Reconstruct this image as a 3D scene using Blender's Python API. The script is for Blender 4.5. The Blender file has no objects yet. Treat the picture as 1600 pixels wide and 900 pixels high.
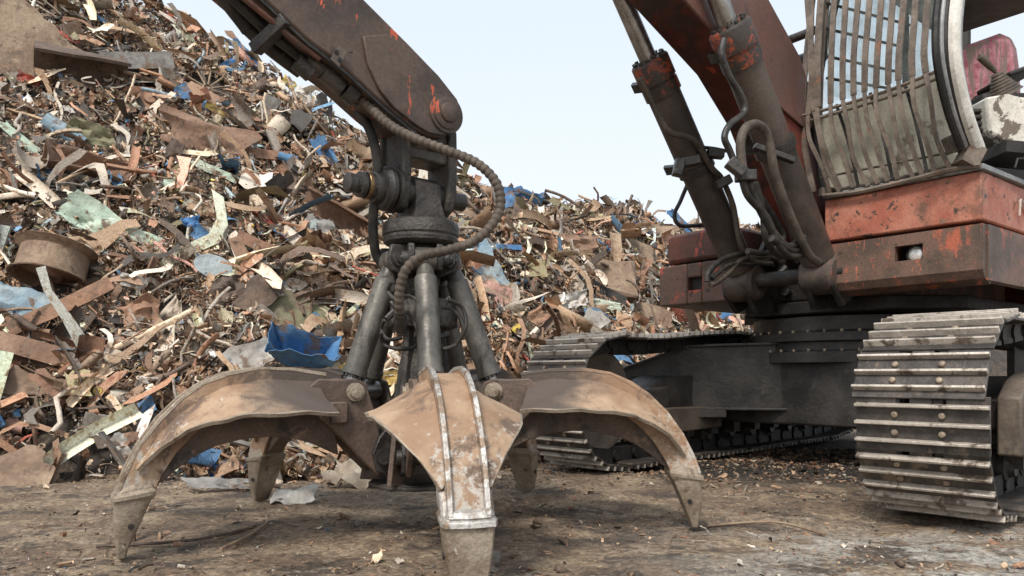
import bpy, math, random
import numpy as np
from mathutils import Vector, Matrix, noise

# ------------------------------------------------------------------ camera, sky, sun, exposure
scn = bpy.context.scene
CAMH, FPX, HOR = 0.69, 1150.0, 585.0      # eye height (m), focal length in photo pixels, horizon row
cd = bpy.data.cameras.new('camera'); cam = bpy.data.objects.new('camera', cd)
scn.collection.objects.link(cam); scn.camera = cam
cam.location = (0, 0, CAMH); cam.rotation_euler = (math.radians(90), 0, 0)
cd.sensor_width = 36; cd.lens = 36 * FPX / 1600; cd.shift_y = (HOR - 450) / 1600
cd.clip_start = 0.05; cd.clip_end = 2000
w = bpy.data.worlds.new('World'); scn.world = w; w.use_nodes = True
nt = w.node_tree; bg = nt.nodes['Background']
sky = nt.nodes.new('ShaderNodeTexSky'); sky.sky_type = 'NISHITA'; sky.sun_disc = False
SUN_EL, SUN_AZ = math.radians(52), math.radians(-155)
sky.sun_elevation = SUN_EL; sky.sun_rotation = SUN_AZ
sky.air_density = 1.0; sky.dust_density = 6.0; sky.ozone_density = 1.0
# thin high cloud: the clear sky is mixed with an even pale veil
mixs = nt.nodes.new('ShaderNodeMix'); mixs.data_type = 'RGBA'
mixs.inputs[0].default_value = 0.74
nt.links.new(sky.outputs[0], mixs.inputs[6]); mixs.inputs[7].default_value = (6.5, 7.15, 7.8, 1)
tcw = nt.nodes.new('ShaderNodeTexCoord'); mpw = nt.nodes.new('ShaderNodeMapping'); mpw.inputs['Scale'].default_value = (1, 1, 3.5)
nzw = nt.nodes.new('ShaderNodeTexNoise'); nzw.inputs['Scale'].default_value = 1.6; nzw.inputs['Detail'].default_value = 5
nt.links.new(tcw.outputs['Generated'], mpw.inputs['Vector']); nt.links.new(mpw.outputs[0], nzw.inputs['Vector'])
mcl = nt.nodes.new('ShaderNodeMix'); mcl.data_type = 'RGBA'; nt.links.new(nzw.outputs['Fac'], mcl.inputs[0])
mcl.inputs[6].default_value = (6.9, 7.9, 8.7, 1); mcl.inputs[7].default_value = (8.7, 8.95, 9.3, 1)
spw = nt.nodes.new('ShaderNodeSeparateXYZ'); nt.links.new(tcw.outputs['Generated'], spw.inputs[0])
mrw = nt.nodes.new('ShaderNodeMapRange'); mrw.inputs[1].default_value = .60; mrw.inputs[2].default_value = .05
nt.links.new(spw.outputs[2], mrw.inputs[0]); adw = nt.nodes.new('ShaderNodeMath'); adw.operation = 'MULTIPLY_ADD'
nt.links.new(nzw.outputs['Fac'], adw.inputs[0]); adw.inputs[1].default_value = .35
sbw = nt.nodes.new('ShaderNodeMath'); sbw.operation = 'ADD'; sbw.inputs[1].default_value = -.17
nt.links.new(mrw.outputs[0], sbw.inputs[0]); nt.links.new(sbw.outputs[0], adw.inputs[2])
nt.links.new(adw.outputs[0], mcl.inputs[0])
nt.links.new(mcl.outputs[2], mixs.inputs[7])
nt.links.new(mixs.outputs[2], bg.inputs[0]); bg.inputs[1].default_value = 0.10
sd = bpy.data.lights.new('sun', 'SUN'); so = bpy.data.objects.new('sun', sd); scn.collection.objects.link(so)
sd.energy = 2.5; sd.angle = math.radians(14); sd.color = (1.0, 0.95, 0.88)
sdir = Vector((math.sin(SUN_AZ) * math.cos(SUN_EL), math.cos(SUN_AZ) * math.cos(SUN_EL), math.sin(SUN_EL)))
so.rotation_euler = sdir.to_track_quat('Z', 'Y').to_euler(); so.location = (0, 0, 20)
scn.view_settings.view_transform = 'Standard'; scn.view_settings.look = 'None'
scn.view_settings.exposure = 0.5; scn.view_settings.gamma = 1.0
scn.view_settings.use_curve_mapping = False
scn.cycles.max_bounces = 5; scn.cycles.diffuse_bounces = 3; scn.cycles.glossy_bounces = 3
scn.cycles.transmission_bounces = 4; scn.cycles.transparent_max_bounces = 8

# ------------------------------------------------------------------ helpers
COL = scn.collection
RND = random.Random(7)
def V(*a): return Vector(a)
def PX(px, py, d):                         # photo pixel + distance -> world point
    return V((px - 800) / FPX * d, d, CAMH + (HOR - py) / FPX * d)
def rad(a): return math.radians(a)
WL = {}
class MB:
    def __init__(s): s.v = []; s.f = []; s.mi = []; s.sm = []; s.cur = 0
    def add(s, vs, fs, smooth=False, mi=None):
        n = len(s.v); s.v += [Vector(v) for v in vs]
        for k, f in enumerate(fs):
            s.f.append([i + n for i in f]); s.sm.append(smooth)
            s.mi.append((mi[k] if isinstance(mi, list) else mi) if mi is not None else s.cur)
        return s
    def box(s, c, size, R=None, taper=None):
        R = R or Matrix.Identity(3); x, y, z = [q / 2 for q in size]; vs = []
        for sx, sy, sz in ((-1,-1,-1),(1,-1,-1),(1,1,-1),(-1,1,-1),(-1,-1,1),(1,-1,1),(1,1,1),(-1,1,1)):
            t = taper if (taper and sz > 0) else 1
            vs.append(Vector(c) + R @ V(sx*x*t, sy*y*t, sz*z))
        return s.add(vs, [(3,2,1,0),(4,5,6,7),(0,1,5,4),(1,2,6,5),(2,3,7,6),(3,0,4,7)])
    def prism(s, pts, fn, h0, h1, mi=None):
        n = len(pts)
        vs = [fn(p[0], p[1], h0) for p in pts] + [fn(p[0], p[1], h1) for p in pts]
        fs = [list(range(n))[::-1], list(range(n, 2*n))] + [(i, (i+1) % n, n + (i+1) % n, n + i) for i in range(n)]
        return s.add(vs, fs, mi=mi)
    def tube(s, path, r, n=10, cap=True, smooth=True, ell=None):
        path = [Vector(p) for p in path]; m = len(path)
        rs = r if isinstance(r, (list, tuple)) else [r] * m
        t0 = (path[1] - path[0]).normalized()
        up = V(0,0,1) if abs(t0.z) < .9 else V(1,0,0)
        a = t0.cross(up).normalized(); vs = []
        for i in range(m):
            t = (path[min(i+1, m-1)] - path[max(i-1, 0)]).normalized()
            a = (a - t * a.dot(t)).normalized(); b = t.cross(a)
            for k in range(n):
                th = 2 * math.pi * k / n
                vs.append(path[i] + (a * math.cos(th) + b * math.sin(th) * (ell or 1)) * rs[i])
        fs = [(i*n+k, i*n+(k+1) % n, (i+1)*n+(k+1) % n, (i+1)*n+k) for i in range(m-1) for k in range(n)]
        s.add(vs, fs, smooth)
        if cap:
            c0 = len(s.v) - m*n
            for base, rev in ((c0, True), (c0 + (m-1)*n, False)):
                f = list(range(base, base+n)); s.f.append(f[::-1] if rev else f); s.sm.append(False); s.mi.append(s.cur)
        return s
    def lathe(s, prof, o, ax, n=24, smooth=True, closed=False):
        o = Vector(o); ax = Vector(ax).normalized()
        up = V(0,0,1) if abs(ax.z) < .9 else V(1,0,0)
        a = ax.cross(up).normalized(); b = ax.cross(a); vs = []
        for (r, h) in prof:
            for k in range(n):
                th = 2*math.pi*k/n
                vs.append(o + ax*h + (a*math.cos(th) + b*math.sin(th)) * max(r, 1e-4))
        m = len(prof); L = m if closed else m-1
        fs = [(i*n+k, i*n+(k+1) % n, ((i+1) % m)*n+(k+1) % n, ((i+1) % m)*n+k) for i in range(L) for k in range(n)]
        s.add(vs, fs, smooth)
        return s
    def sheet(s, fn, nu, nv, th=0.0, smooth=False, mifn=None):
        P = [[Vector(fn(i/nu, j/nv)) for j in range(nv+1)] for i in range(nu+1)]
        vs = [p for row in P for p in row]; W = nv + 1
        fs = [(i*W+j, (i+1)*W+j, (i+1)*W+j+1, i*W+j+1) for i in range(nu) for j in range(nv)]
        mi = [mifn((i+.5)/nu, (j+.5)/nv) for i in range(nu) for j in range(nv)] if mifn else None
        if not th: return s.add(vs, fs, smooth, mi)
        N = []
        for i in range(nu+1):
            for j in range(nv+1):
                du = P[min(i+1, nu)][j] - P[max(i-1, 0)][j]; dv = P[i][min(j+1, nv)] - P[i][max(j-1, 0)]
                N.append(du.cross(dv).normalized() * th)
        n = len(vs); vs2 = vs + [v + q for v, q in zip(vs, N)]
        fs2 = [f[::-1] for f in fs] + [tuple(k+n for k in f) for f in fs]
        rim = [i*W for i in range(nu+1)] + [nu*W+j for j in range(1, nv+1)] + [i*W+nv for i in range(nu-1, -1, -1)] + [j for j in range(nv-1, 0, -1)]
        L = len(rim)
        fs2 += [(rim[k], rim[(k+1) % L], rim[(k+1) % L]+n, rim[k]+n) for k in range(L)]
        rm = [(mi[-1] if mi else s.cur)] * L
        return s.add(vs2, fs2, smooth, (mi + mi + rm) if mi else None)
    def build(s, name, mats, parent=None, bevel=0, weld=False):
        c = sum(s.v, V(0,0,0)) / max(1, len(s.v))
        me = bpy.data.meshes.new(name)
        me.from_pydata([tuple(v - c) for v in s.v], [], s.f)
        me.polygons.foreach_set('material_index', s.mi); me.polygons.foreach_set('use_smooth', s.sm)
        for m in (mats if isinstance(mats, (list, tuple)) else [mats]): me.materials.append(m)
        me.update(); me.set_sharp_from_angle(angle=math.radians(38))
        o = bpy.data.objects.new(name, me); COL.objects.link(o)
        if parent is not None: o.parent = parent; o.location = c - WL[parent.name]
        else: o.location = c
        WL[o.name] = c
        if bevel:
            b = o.modifiers.new('bevel', 'BEVEL'); b.width = bevel; b.segments = 2; b.limit_method = 'ANGLE'; b.angle_limit = rad(35)
        return o
def tag(o, label=None, cat=None, group=None, kind=None):
    if label: o['label'] = label
    if cat: o['category'] = cat
    if group: o['group'] = group
    if kind: o['kind'] = kind
    return o
def empty(name, loc):
    o = bpy.data.objects.new(name, None); COL.objects.link(o); o.location = loc; o.empty_display_size = .2
    WL[o.name] = Vector(loc); return o
def spline(pts, n=8):
    P = [Vector(p) for p in pts]; out = []
    for i in range(len(P)-1):
        p0, p1, p2, p3 = P[max(i-1,0)], P[i], P[i+1], P[min(i+2, len(P)-1)]
        for k in range(n):
            t = k/n
            out.append(.5*((2*p1) + (p2-p0)*t + (2*p0-5*p1+4*p2-p3)*t*t + (3*p1-p0-3*p2+p3)*t**3))
    out.append(P[-1]); return out

# ------------------------------------------------------------------ materials
class NT:
    def __init__(s, name):
        s.m = bpy.data.materials.new(name); s.m.use_nodes = True; s.t = s.m.node_tree
        s.b = s.t.nodes['Principled BSDF']
    def n(s, ty, **k):
        q = s.t.nodes.new('ShaderNode' + ty)
        for a, b in k.items(): setattr(q, a, b)
        return q
    def l(s, a, b): s.t.links.new(a, b)
    def pos(s, scale=(1,1,1), off=(0,0,0)):
        g = s.n('NewGeometry'); mp = s.n('Mapping'); mp.inputs['Scale'].default_value = scale; mp.inputs['Location'].default_value = off
        s.l(g.outputs['Position'], mp.inputs['Vector']); return mp.outputs[0]
    def noise(s, vec, sc, det=6, ro=.6, dist=0):
        q = s.n('TexNoise'); q.inputs['Scale'].default_value = sc; q.inputs['Detail'].default_value = det
        q.inputs['Roughness'].default_value = ro; q.inputs['Distortion'].default_value = dist
        s.l(vec, q.inputs['Vector']); return q.outputs['Fac']
    def ramp(s, f, lo, hi):
        q = s.n('MapRange'); q.inputs[1].default_value = lo; q.inputs[2].default_value = hi
        q.interpolation_type = 'SMOOTHSTEP'
        s.l(f, q.inputs[0]); return q.outputs[0]
    def mix(s, f, a, b, ty='MIX'):
        q = s.n('Mix', data_type='RGBA', blend_type=ty)
        for sock, x in ((q.inputs[0], f), (q.inputs[6], a), (q.inputs[7], b)):
            if isinstance(x, (int, float)): sock.default_value = x
            elif isinstance(x, tuple): sock.default_value = (*x, 1) if len(x) == 3 else x
            else: s.l(x, sock)
        return q.outputs[2]
    def bump(s, h, st, d):
        q = s.n('Bump'); q.inputs['Strength'].default_value = st; q.inputs['Distance'].default_value = d
        s.l(h, q.inputs['Height']); s.l(q.outputs[0], s.b.inputs['Normal'])
def worn(name, c1, c2, patches=(), rough=.65, metal=0.0, sc=3.0, bump=.006, fine=60, spec=.4, rvar=.25, spk=.6):
    """c1/c2 blended by broad noise; patches = (colour, scale, threshold, sharpness[, vscale])."""
    T = NT(name); P = T.pos()
    col = T.mix(T.ramp(T.noise(P, sc, 7, .65), .38, .62), c1, c2)
    sp = T.noise(P, fine, 4, .6)
    for k, pt in enumerate(patches):
        c, s_, th, sh = pt[:4]; vs = pt[4] if len(pt) > 4 else (1, 1, 1)
        q = T.noise(T.pos(vs, (k*7.3+1, k*3.1, 2.7)), s_, 8, .68, .3)
        col = T.mix(T.ramp(q, th, th + sh), col, c)
    col = T.mix(T.ramp(sp, .3, .75), T.mix(1.0, col, (1-.28*spk, 1-.30*spk, 1-.32*spk), 'MULTIPLY'), T.mix(1.0, col, (1+.22*spk, 1+.20*spk, 1+.18*spk), 'MULTIPLY'))
    T.l(col, T.b.inputs['Base Color'])
    rr = T.n('MapRange'); rr.inputs[3].default_value = max(.12, rough - rvar); rr.inputs[4].default_value = min(1, rough + rvar)
    T.l(T.noise(P, sc*3, 5, .6), rr.inputs[0]); T.l(rr.outputs[0], T.b.inputs['Roughness'])
    T.b.inputs['Metallic'].default_value = metal; T.b.inputs['Specular IOR Level'].default_value = spec
    h = T.n('Math', operation='ADD'); T.l(T.noise(P, fine*.6, 6, .7), h.inputs[0]); T.l(T.noise(P, sc*4, 5, .6), h.inputs[1])
    T.bump(h.outputs[0], .7, bump)
    return T.m
GRIME = (.036, .030, .027); GRIME2 = (.075, .060, .050)
M = {}
M['grease'] = worn('grease', (.018,.016,.015), (.045,.040,.036), [((.11,.09,.075), 9, .62, .12)], .38, sc=5, bump=.010, fine=45, spec=.5)
M['hub'] = worn('hub_grime', (.028,.025,.022), (.075,.064,.054), [((.14,.115,.09), 14, .60, .12)], .40, sc=7, bump=.018, fine=50, spec=.5)
M['cyl'] = worn('cylinder_steel', (.085,.079,.070), (.16,.148,.13), [((.04,.035,.03), 6, .55, .12, (1,1,.35)), ((.30,.27,.22), 20, .66, .08)], .42, metal=.35, sc=4, bump=.003, fine=70, spec=.5)
M['chrome'] = worn('chrome_rod', (.30,.29,.28), (.42,.42,.42), [((.16,.14,.12), 4, .55, .15)], .28, metal=.9, sc=9, bump=.001)
M['stick'] = worn('stick_paint', (.050,.037,.030), (.105,.072,.056), [((.035,.028,.025), 3.5, .52, .12), ((.16,.11,.08), 26, .64, .08), ((.50,.10,.05), 5.5, .60, .015, (1.6,1.6,.6))], .55, sc=2.2, bump=.003, fine=60)
M['boom'] = worn('boom_paint', (.095,.026,.020), (.18,.045,.032), [((.045,.032,.028), 2.2, .50, .12), ((.42,.07,.035), 7, .64, .05, (1.4,1.4,.4)), ((.09,.05,.04), 30, .6, .1)], .5, sc=2, bump=.002, fine=50)
M['boomcyl'] = worn('boom_cylinder', (.052,.042,.036), (.105,.080,.066), [((.15,.045,.03), 4, .60, .06, (1,1,.4)), ((.17,.13,.105), 24, .65, .08)], .5, sc=3, bump=.003, fine=60)
M['orange_cap'] = worn('orange_cap', (.34,.075,.035), (.20,.05,.03), [((.05,.040,.034), 10, .43, .06), ((.05,.04,.034), 30, .55, .06)], .5, sc=14, bump=.003)
M['orange'] = worn('orange_paint', (.34,.105,.066), (.44,.185,.125), [((.13,.075,.052), 3, .50, .16, (1,1,.6)), ((.06,.045,.036), 14, .58, .05), ((.62,.26,.17), 18, .66, .05), ((.16,.12,.085), 8, .62, .1)], .55, sc=4, bump=.002, fine=80)
M['orange_dirty'] = worn('orange_paint_dirty', (.085,.058,.044), (.16,.095,.07), [((.38,.105,.06), 9, .53, .10, (1,1,.6)), ((.46,.14,.08), 26, .62, .04, (2,2,.4)), ((.20,.155,.11), 4, .60, .1), ((.05,.038,.03), 16, .60, .06), ((.55,.24,.18), 40, .68, .03)], .55, sc=3, bump=.003, fine=80)
M['black'] = worn('black_dirty', (.012,.011,.011), (.03,.027,.025), [], .6, sc=6, bump=.004)
M['rubber'] = worn('hose_rubber', (.018,.017,.016), (.055,.048,.040), [((.13,.105,.08), 16, .62, .1)], .6, sc=9, bump=.002)
M['conduit'] = worn('dusty_conduit', (.060,.048,.038), (.105,.084,.066), [((.05,.04,.033), 8, .58, .1)], .7, sc=9, bump=.002)
M['tan'] = None
M['tan_dark'] = worn('dirty_root_shaded_web', (.085,.062,.050), (.15,.105,.080), [((.24,.155,.105), 7, .60, .1), ((.045,.037,.032), 10, .56, .1)], .6, sc=5, bump=.005, fine=70)
M['bright'] = worn('worn_bright_steel', (.36,.33,.30), (.58,.56,.53), [((.27,.20,.145), 14, .50, .08), ((.12,.09,.07), 40, .64, .06)], .38, metal=.45, sc=18, bump=.005, fine=110)
M['tooth'] = worn('tooth_steel', (.25,.20,.15), (.35,.295,.23), [((.16,.11,.075), 10, .55, .1), ((.55,.52,.48), 16, .64, .06)], .5, metal=.3, sc=9, bump=.006, fine=90)
M['shoe'] = worn('track_shoe', (.045,.041,.039), (.095,.082,.072), [((.19,.15,.11), 7, .55, .12), ((.04,.035,.03), 12, .6, .1)], .5, metal=.3, sc=6, bump=.003, fine=80)
M['grouser'] = worn('grouser_edge', (.40,.36,.31), (.54,.49,.43), [((.14,.11,.085), 9, .52, .10), ((.75,.72,.66), 18, .66, .05)], .45, metal=.3, sc=9, bump=.003, fine=100)
M['bolt'] = worn('bolt_head', (.34,.28,.21), (.18,.14,.11), [], .5, metal=.3, sc=20, bump=.002)
M['chassis'] = worn('chassis_grime', (.028,.026,.024), (.060,.054,.049), [((.12,.11,.095), 22, .62, .1, (1,1,.5)), ((.20,.185,.16), 40, .70, .05)], .40, sc=4, bump=.006, fine=70)
M['frame_tan'] = worn('track_frame_dusty', (.095,.075,.06), (.15,.12,.095), [((.06,.05,.042), 5, .55, .12)], .6, sc=4, bump=.003)
M['guard'] = worn('guard_bar_rusty', (.115,.093,.076), (.21,.17,.138), [((.24,.125,.08), 8, .60, .08), ((.10,.08,.065), 14, .60, .08)], .6, metal=.2, sc=7, bump=.003)
M['cabwhite'] = worn('cab_white', (.55,.53,.48), (.68,.66,.61), [((.22,.17,.12), 7, .62, .06), ((.08,.07,.06), 16, .66, .04)], .45, sc=5, bump=.001)
M['cabgrey'] = worn('cab_grey', (.20,.21,.22), (.30,.31,.31), [((.10,.085,.07), 8, .55, .1)], .5, sc=5, bump=.002)
M['console'] = worn('console_white', (.62,.60,.54), (.72,.70,.64), [((.17,.14,.115), 4.2, .545, .012)], .5, sc=8, bump=.001)
M['cabpanel'] = worn('cab_lower_panel', (.36,.345,.275), (.45,.43,.355), [((.14,.12,.09), 5, .56, .1)], .55, sc=5, bump=.002)
M['dust_glass'] = None
M['towel'] = worn('seat_towel', (.30,.075,.11), (.48,.22,.25), [((.20,.15,.13), 7, .47, .08, (3.2,3.2,.3)), ((.12,.09,.08), 12, .64, .1, (2,2,.4))], .85, sc=14, bump=.004, fine=120)
M['lamp'] = worn('lamp_glass', (.62,.63,.60), (.80,.80,.78), [], .12, metal=.5, sc=12, bump=.0003, spk=.2)
T = NT('dirty_glass'); P = T.pos()
a_ = T.n('MixShader'); tr = T.n('BsdfTransparent'); tr.inputs[0].default_value = (.95,.975,.98,1)
T.l(T.ramp(T.noise(P, 4, 6, .65), .35, .8), a_.inputs[0])
q = T.n('Math', operation='MULTIPLY_ADD'); q.inputs[1].default_value = .28; q.inputs[2].default_value = .06
T.l(T.ramp(T.noise(P, 5, 6, .65), .35, .8), q.inputs[0]); T.l(q.outputs[0], a_.inputs[0])
T.b.inputs['Base Color'].default_value = (.36,.40,.37,1); T.b.inputs['Roughness'].default_value = .2
T.l(tr.outputs[0], a_.inputs[1]); T.l(T.b.outputs[0], a_.inputs[2])
T.l(a_.outputs[0], T.t.nodes['Material Output'].inputs[0]); M['glass'] = T.m

PAL = {  # scrap colours: name -> (base, mottling)
 'tan': ((.33,.245,.17), (.21,.14,.095)), 'rusty brown': ((.20,.115,.075), (.30,.19,.13)), 'rusty orange': ((.33,.19,.12), (.24,.135,.09)),
 'dark brown': ((.085,.062,.048), (.14,.10,.078)), 'grey': ((.27,.26,.245), (.17,.155,.14)), 'pale grey': ((.50,.49,.46), (.32,.29,.26)),
 'cream': ((.60,.54,.44), (.42,.34,.26)), 'white': ((.70,.69,.66), (.46,.42,.37)), 'blue': ((.055,.165,.36), (.11,.22,.36)),
 'light blue': ((.24,.36,.45), (.38,.44,.46)), 'mint green': ((.46,.58,.47), (.52,.56,.46)), 'pink': ((.55,.33,.28), (.42,.25,.20)),
 'red': ((.34,.07,.05), (.24,.09,.07)), 'yellow': ((.65,.48,.07), (.48,.36,.12)), 'black': ((.03,.028,.027), (.06,.052,.046)),
 'olive': ((.23,.22,.13), (.16,.14,.09))}
MP = {}
for k, (a, b) in PAL.items():
    MP[k] = worn('scrap_' + k.replace(' ', '_'), a, b, [((.17,.115,.08), 6, .53, .10), (tuple(x*.4 for x in a), 10, .58, .10), (tuple(min(.8, x*1.4) for x in a), 15, .65, .06)], .68, metal=.1, sc=2.5, bump=.014, fine=26, spk=.5)

def tine_mat(nm, g0, g1, lt, wt=0):
    T = NT(nm); P = T.pos()
    col = T.mix(T.ramp(T.noise(P, 4, 7, .65), .38, .62), tuple(x*lt for x in (.285,.175,.105)), tuple(x*lt for x in (.42,.29,.19)))
    col = T.mix(T.ramp(T.noise(T.pos((1,1,1),(3,1,7)), 5, 10, .76, .5), .50, .62), col, (.135,.090,.064))
    col = T.mix(T.ramp(T.noise(T.pos((1,1,1),(9,4,2)), 11, 8, .7), .62, .70), col, (.47,.40,.33))
    vm = T.n('VectorMath', operation='DISTANCE'); g_ = T.n('NewGeometry'); cx = T.n('Combine' + 'XYZ')
    sp_ = T.n('SeparateXYZ'); T.l(g_.outputs['Position'], sp_.inputs[0]); T.l(sp_.outputs[0], cx.inputs[0]); T.l(sp_.outputs[1], cx.inputs[1])
    T.l(cx.outputs[0], vm.inputs[0]); vm.inputs[1].default_value = (-.42, 3.39, 0)
    nz = T.noise(P, 5, 6, .65)
    ad = T.n('Math', operation='MULTIPLY_ADD'); T.l(nz, ad.inputs[0]); ad.inputs[1].default_value = .55; T.l(vm.outputs['Value'], ad.inputs[2])
    col = T.mix(T.ramp(ad.outputs[0], g0, g1), col, (.085,.064,.052))      # grease and dirt near the hub
    ad2 = T.n('Math', operation='MULTIPLY_ADD'); T.l(T.noise(P, 26, 7, .75), ad2.inputs[0]); ad2.inputs[1].default_value = 1.5; T.l(vm.outputs['Value'], ad2.inputs[2])
    wr_ = T.ramp(ad2.outputs[0], 1.90-wt, 2.05-wt)
    col = T.mix(wr_, col, (.44,.40,.35))                                       # steel worn bright towards the tip
    col = T.mix(T.ramp(T.noise(P, 24, 5, .7), .68, .72), col, (.12,.08,.06))
    T.l(col, T.b.inputs['Base Color']); T.b.inputs['Roughness'].default_value = .68
    h = T.n('Math', operation='ADD'); T.l(T.noise(P, 60, 6, .7), h.inputs[0]); T.l(T.noise(P, 12, 6, .65), h.inputs[1])
    T.bump(h.outputs[0], .7, .006);
    return T.m
M['tan'] = tine_mat('dusty_tine', 1.16, .92, .97)
M['tan_front'] = tine_mat('dusty_front_tine', .72, .60, .95, .07)

# ------------------------------------------------------------------ ground
def fbm(x, y, z=0.0, o=4):
    return noise.fractal(V(x, y, z), 1.0, 2.0, o)
def gh(x, y):
    d = math.hypot(x, y)
    f = 1 / (1 + (d / 14) ** 2)
    return (.034 * fbm(x*.9, y*1.6, 3.1) + .010 * fbm(x*5, y*8, 9.0, 3) * (d < 9)) * f - .012
def axis(lo, hi, near, step, grow):
    out = [near]; s = step
    a = near
    while a < hi: a += s; out.append(min(a, hi)); s *= grow if a - near > 5 else 1.0
    a = near; s = step
    while a > lo: a -= s; out.append(max(a, lo)); s *= grow if near - a > 3.2 else 1.0
    return sorted(set(out))
xs = axis(-600, 600, .3, .035, 1.12); ys = axis(-600, 900, 3.2, .035, 1.12)
mb = MB(); W = len(ys)
mb.v = [V(x, y, gh(x, y)) for x in xs for y in ys]
mb.f = [(i*W+j, (i+1)*W+j, (i+1)*W+j+1, i*W+j+1) for i in range(len(xs)-1) for j in range(W-1)]
mb.mi = [0]*len(mb.f); mb.sm = [True]*len(mb.f)
T = NT('dirt_ground'); P = T.pos(); PS = T.pos((1, 1, 1))
col = T.mix(T.ramp(T.noise(PS, 3.0, 12, .78, 0), .42, .60), (.27,.19,.13), (.50,.385,.27))
col = T.mix(T.ramp(T.noise(T.pos((.9,1.1,1),(4,9,0)), 1.7, 12, .78, 0), .50, .58), col, (.125,.098,.078))
col = T.mix(T.ramp(T.noise(T.pos((1,1.2,1),(11,3,0)), 5, 12, .8, 0), .57, .66), col, (.60,.51,.41))
# pale patches at the right, towards the camera
sx = T.n('SeparateXYZ'); T.l(P, sx.inputs[0])
rx = T.ramp(sx.outputs[0], .2, 1.5); ry = T.ramp(sx.outputs[1], 3.7, 2.9)
mm = T.n('Math', operation='MULTIPLY'); T.l(rx, mm.inputs[0]); T.l(ry, mm.inputs[1])
wn = T.ramp(T.noise(T.pos((1,1.3,1),(2,5,0)), 2.2, 12, .78, 0), .45, .53)
m2 = T.n('Math', operation='MULTIPLY'); T.l(wn, m2.inputs[0]); T.l(mm.outputs[0], m2.inputs[1])
col = T.mix(m2.outputs[0], col, (.62,.58,.52))
# oily dirt under the machine, painted darker to deepen the shade there
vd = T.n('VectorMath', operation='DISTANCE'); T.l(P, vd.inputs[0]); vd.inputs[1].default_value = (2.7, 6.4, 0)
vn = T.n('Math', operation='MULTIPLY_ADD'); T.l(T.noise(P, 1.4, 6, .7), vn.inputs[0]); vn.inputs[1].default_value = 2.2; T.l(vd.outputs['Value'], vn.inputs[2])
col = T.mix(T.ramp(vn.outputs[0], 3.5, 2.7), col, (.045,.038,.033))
vor = T.n('TexVoronoi'); vor.inputs['Scale'].default_value = 38; T.l(T.pos((.7,1,1)), vor.inputs['Vector'])
fl = T.ramp(vor.outputs['Distance'], .24, .08); fn = T.ramp(T.noise(P, 5, 6, .7), .50, .60)
m3 = T.n('Math', operation='MULTIPLY'); T.l(fl, m3.inputs[0]); T.l(fn, m3.inputs[1])
col = T.mix(m3.outputs[0], col, (.42,.37,.31))
col = T.mix(T.ramp(T.noise(P, 38, 5, .7), .3, .72), T.mix(1.0, col, (.5,.48,.46), 'MULTIPLY'), T.mix(1.0, col, (1.4,1.38,1.34), 'MULTIPLY'))
T.l(col, T.b.inputs['Base Color'])
rr = T.n('MapRange'); rr.inputs[3].default_value = .55; rr.inputs[4].default_value = .95
T.l(T.noise(PS, 1.8, 5, .6), rr.inputs[0]); T.l(rr.outputs[0], T.b.inputs['Roughness'])
h = T.n('Math', operation='ADD'); T.l(T.noise(P, 22, 9, .75), h.inputs[0]); T.l(T.noise(T.pos((.8,1.2,1)), 7, 8, .7), h.inputs[1])
T.bump(h.outputs[0], 1.0, .05)
M['ground'] = T.m
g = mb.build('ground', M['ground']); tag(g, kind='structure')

# ------------------------------------------------------------------ scrap heap surface
RIDGE = [(-500,-330,9.0),(-200,-215,9.4),(60,-75,9.8),(240,20,10.0),(340,75,10.2),(430,128,10.4),(520,185,10.6),(620,235,10.9),(720,285,11.2),(800,318,11.6),(930,328,12.2),(1040,352,13.0),(1150,372,14.0),(1400,400,16.0),(1700,430,18.0)]
RX = [PX(*r) for r in RIDGE]
rX = np.array([p.x for p in RX]); rY = np.array([p.y for p in RX]); rZ = np.array([p.z for p in RX])
bX = np.array([-14,-6,-3,-.6,.1,1,2,4,6,12.]); bY = np.array([4.6,4.8,4.95,5.15,5.9,7.1,8.6,10.8,12,14.])
def heap(x, y):
    Yr = np.interp(x, rX, rY); Zr = np.interp(x, rX, rZ); Yb = np.interp(x, bX, bY)
    t = (y - Yb) / (Yr - Yb)
    if t <= 0: z = t * 1.2
    elif t < 1: z = Zr * (t ** .93) + .0
    else: z = Zr - (y - Yr) * .75
    a = min(1, max(0, t * 5))
    return z + a * (.22 * fbm(x*.8, y*.8, 5.0, 3) + .10 * fbm(x*2.6, y*2.6, 1.0, 3))
def heap_hit(px, py, out=0.0):
    dx, dz = (px - 800) / FPX, (HOR - py) / FPX
    d = 4.6; prev = d
    while d < 22:
        if CAMH + dz*d < heap(dx*d, d): break
        d += .06
    else: return None
    return V(dx*d, d, CAMH + dz*d)
def heap_n(p):
    e = .25
    return V(-(heap(p.x+e, p.y) - heap(p.x-e, p.y)) / (2*e), -(heap(p.x, p.y+e) - heap(p.x, p.y-e)) / (2*e), 1).normalized()
hx = np.arange(-13, 13.01, .16); hy = np.arange(4.3, 22, .16)
mb = MB(); W = len(hy)
for x in hx:
    for y in hy:
        z = heap(x, y); mb.v.append(V(x, y, max(z, -.3) - .05))
mb.f = [(i*W+j, (i+1)*W+j, (i+1)*W+j+1, i*W+j+1) for i in range(len(hx)-1) for j in range(W-1)]
mb.mi = [0]*len(mb.f); mb.sm = [False]*len(mb.f)
M['core'] = worn('heap_soil', (.045,.035,.028), (.09,.068,.052), [((.04,.034,.03), 4, .52, .1)], .85, sc=4, bump=.03, fine=18)  # soil colour kept dark to paint the shaded gaps between pieces
o = mb.build('scrap_heap_soil', M['core']); tag(o, 'dark soil core under the scrap, its colour also painting the shaded gaps', 'soil', kind='stuff')

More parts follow.
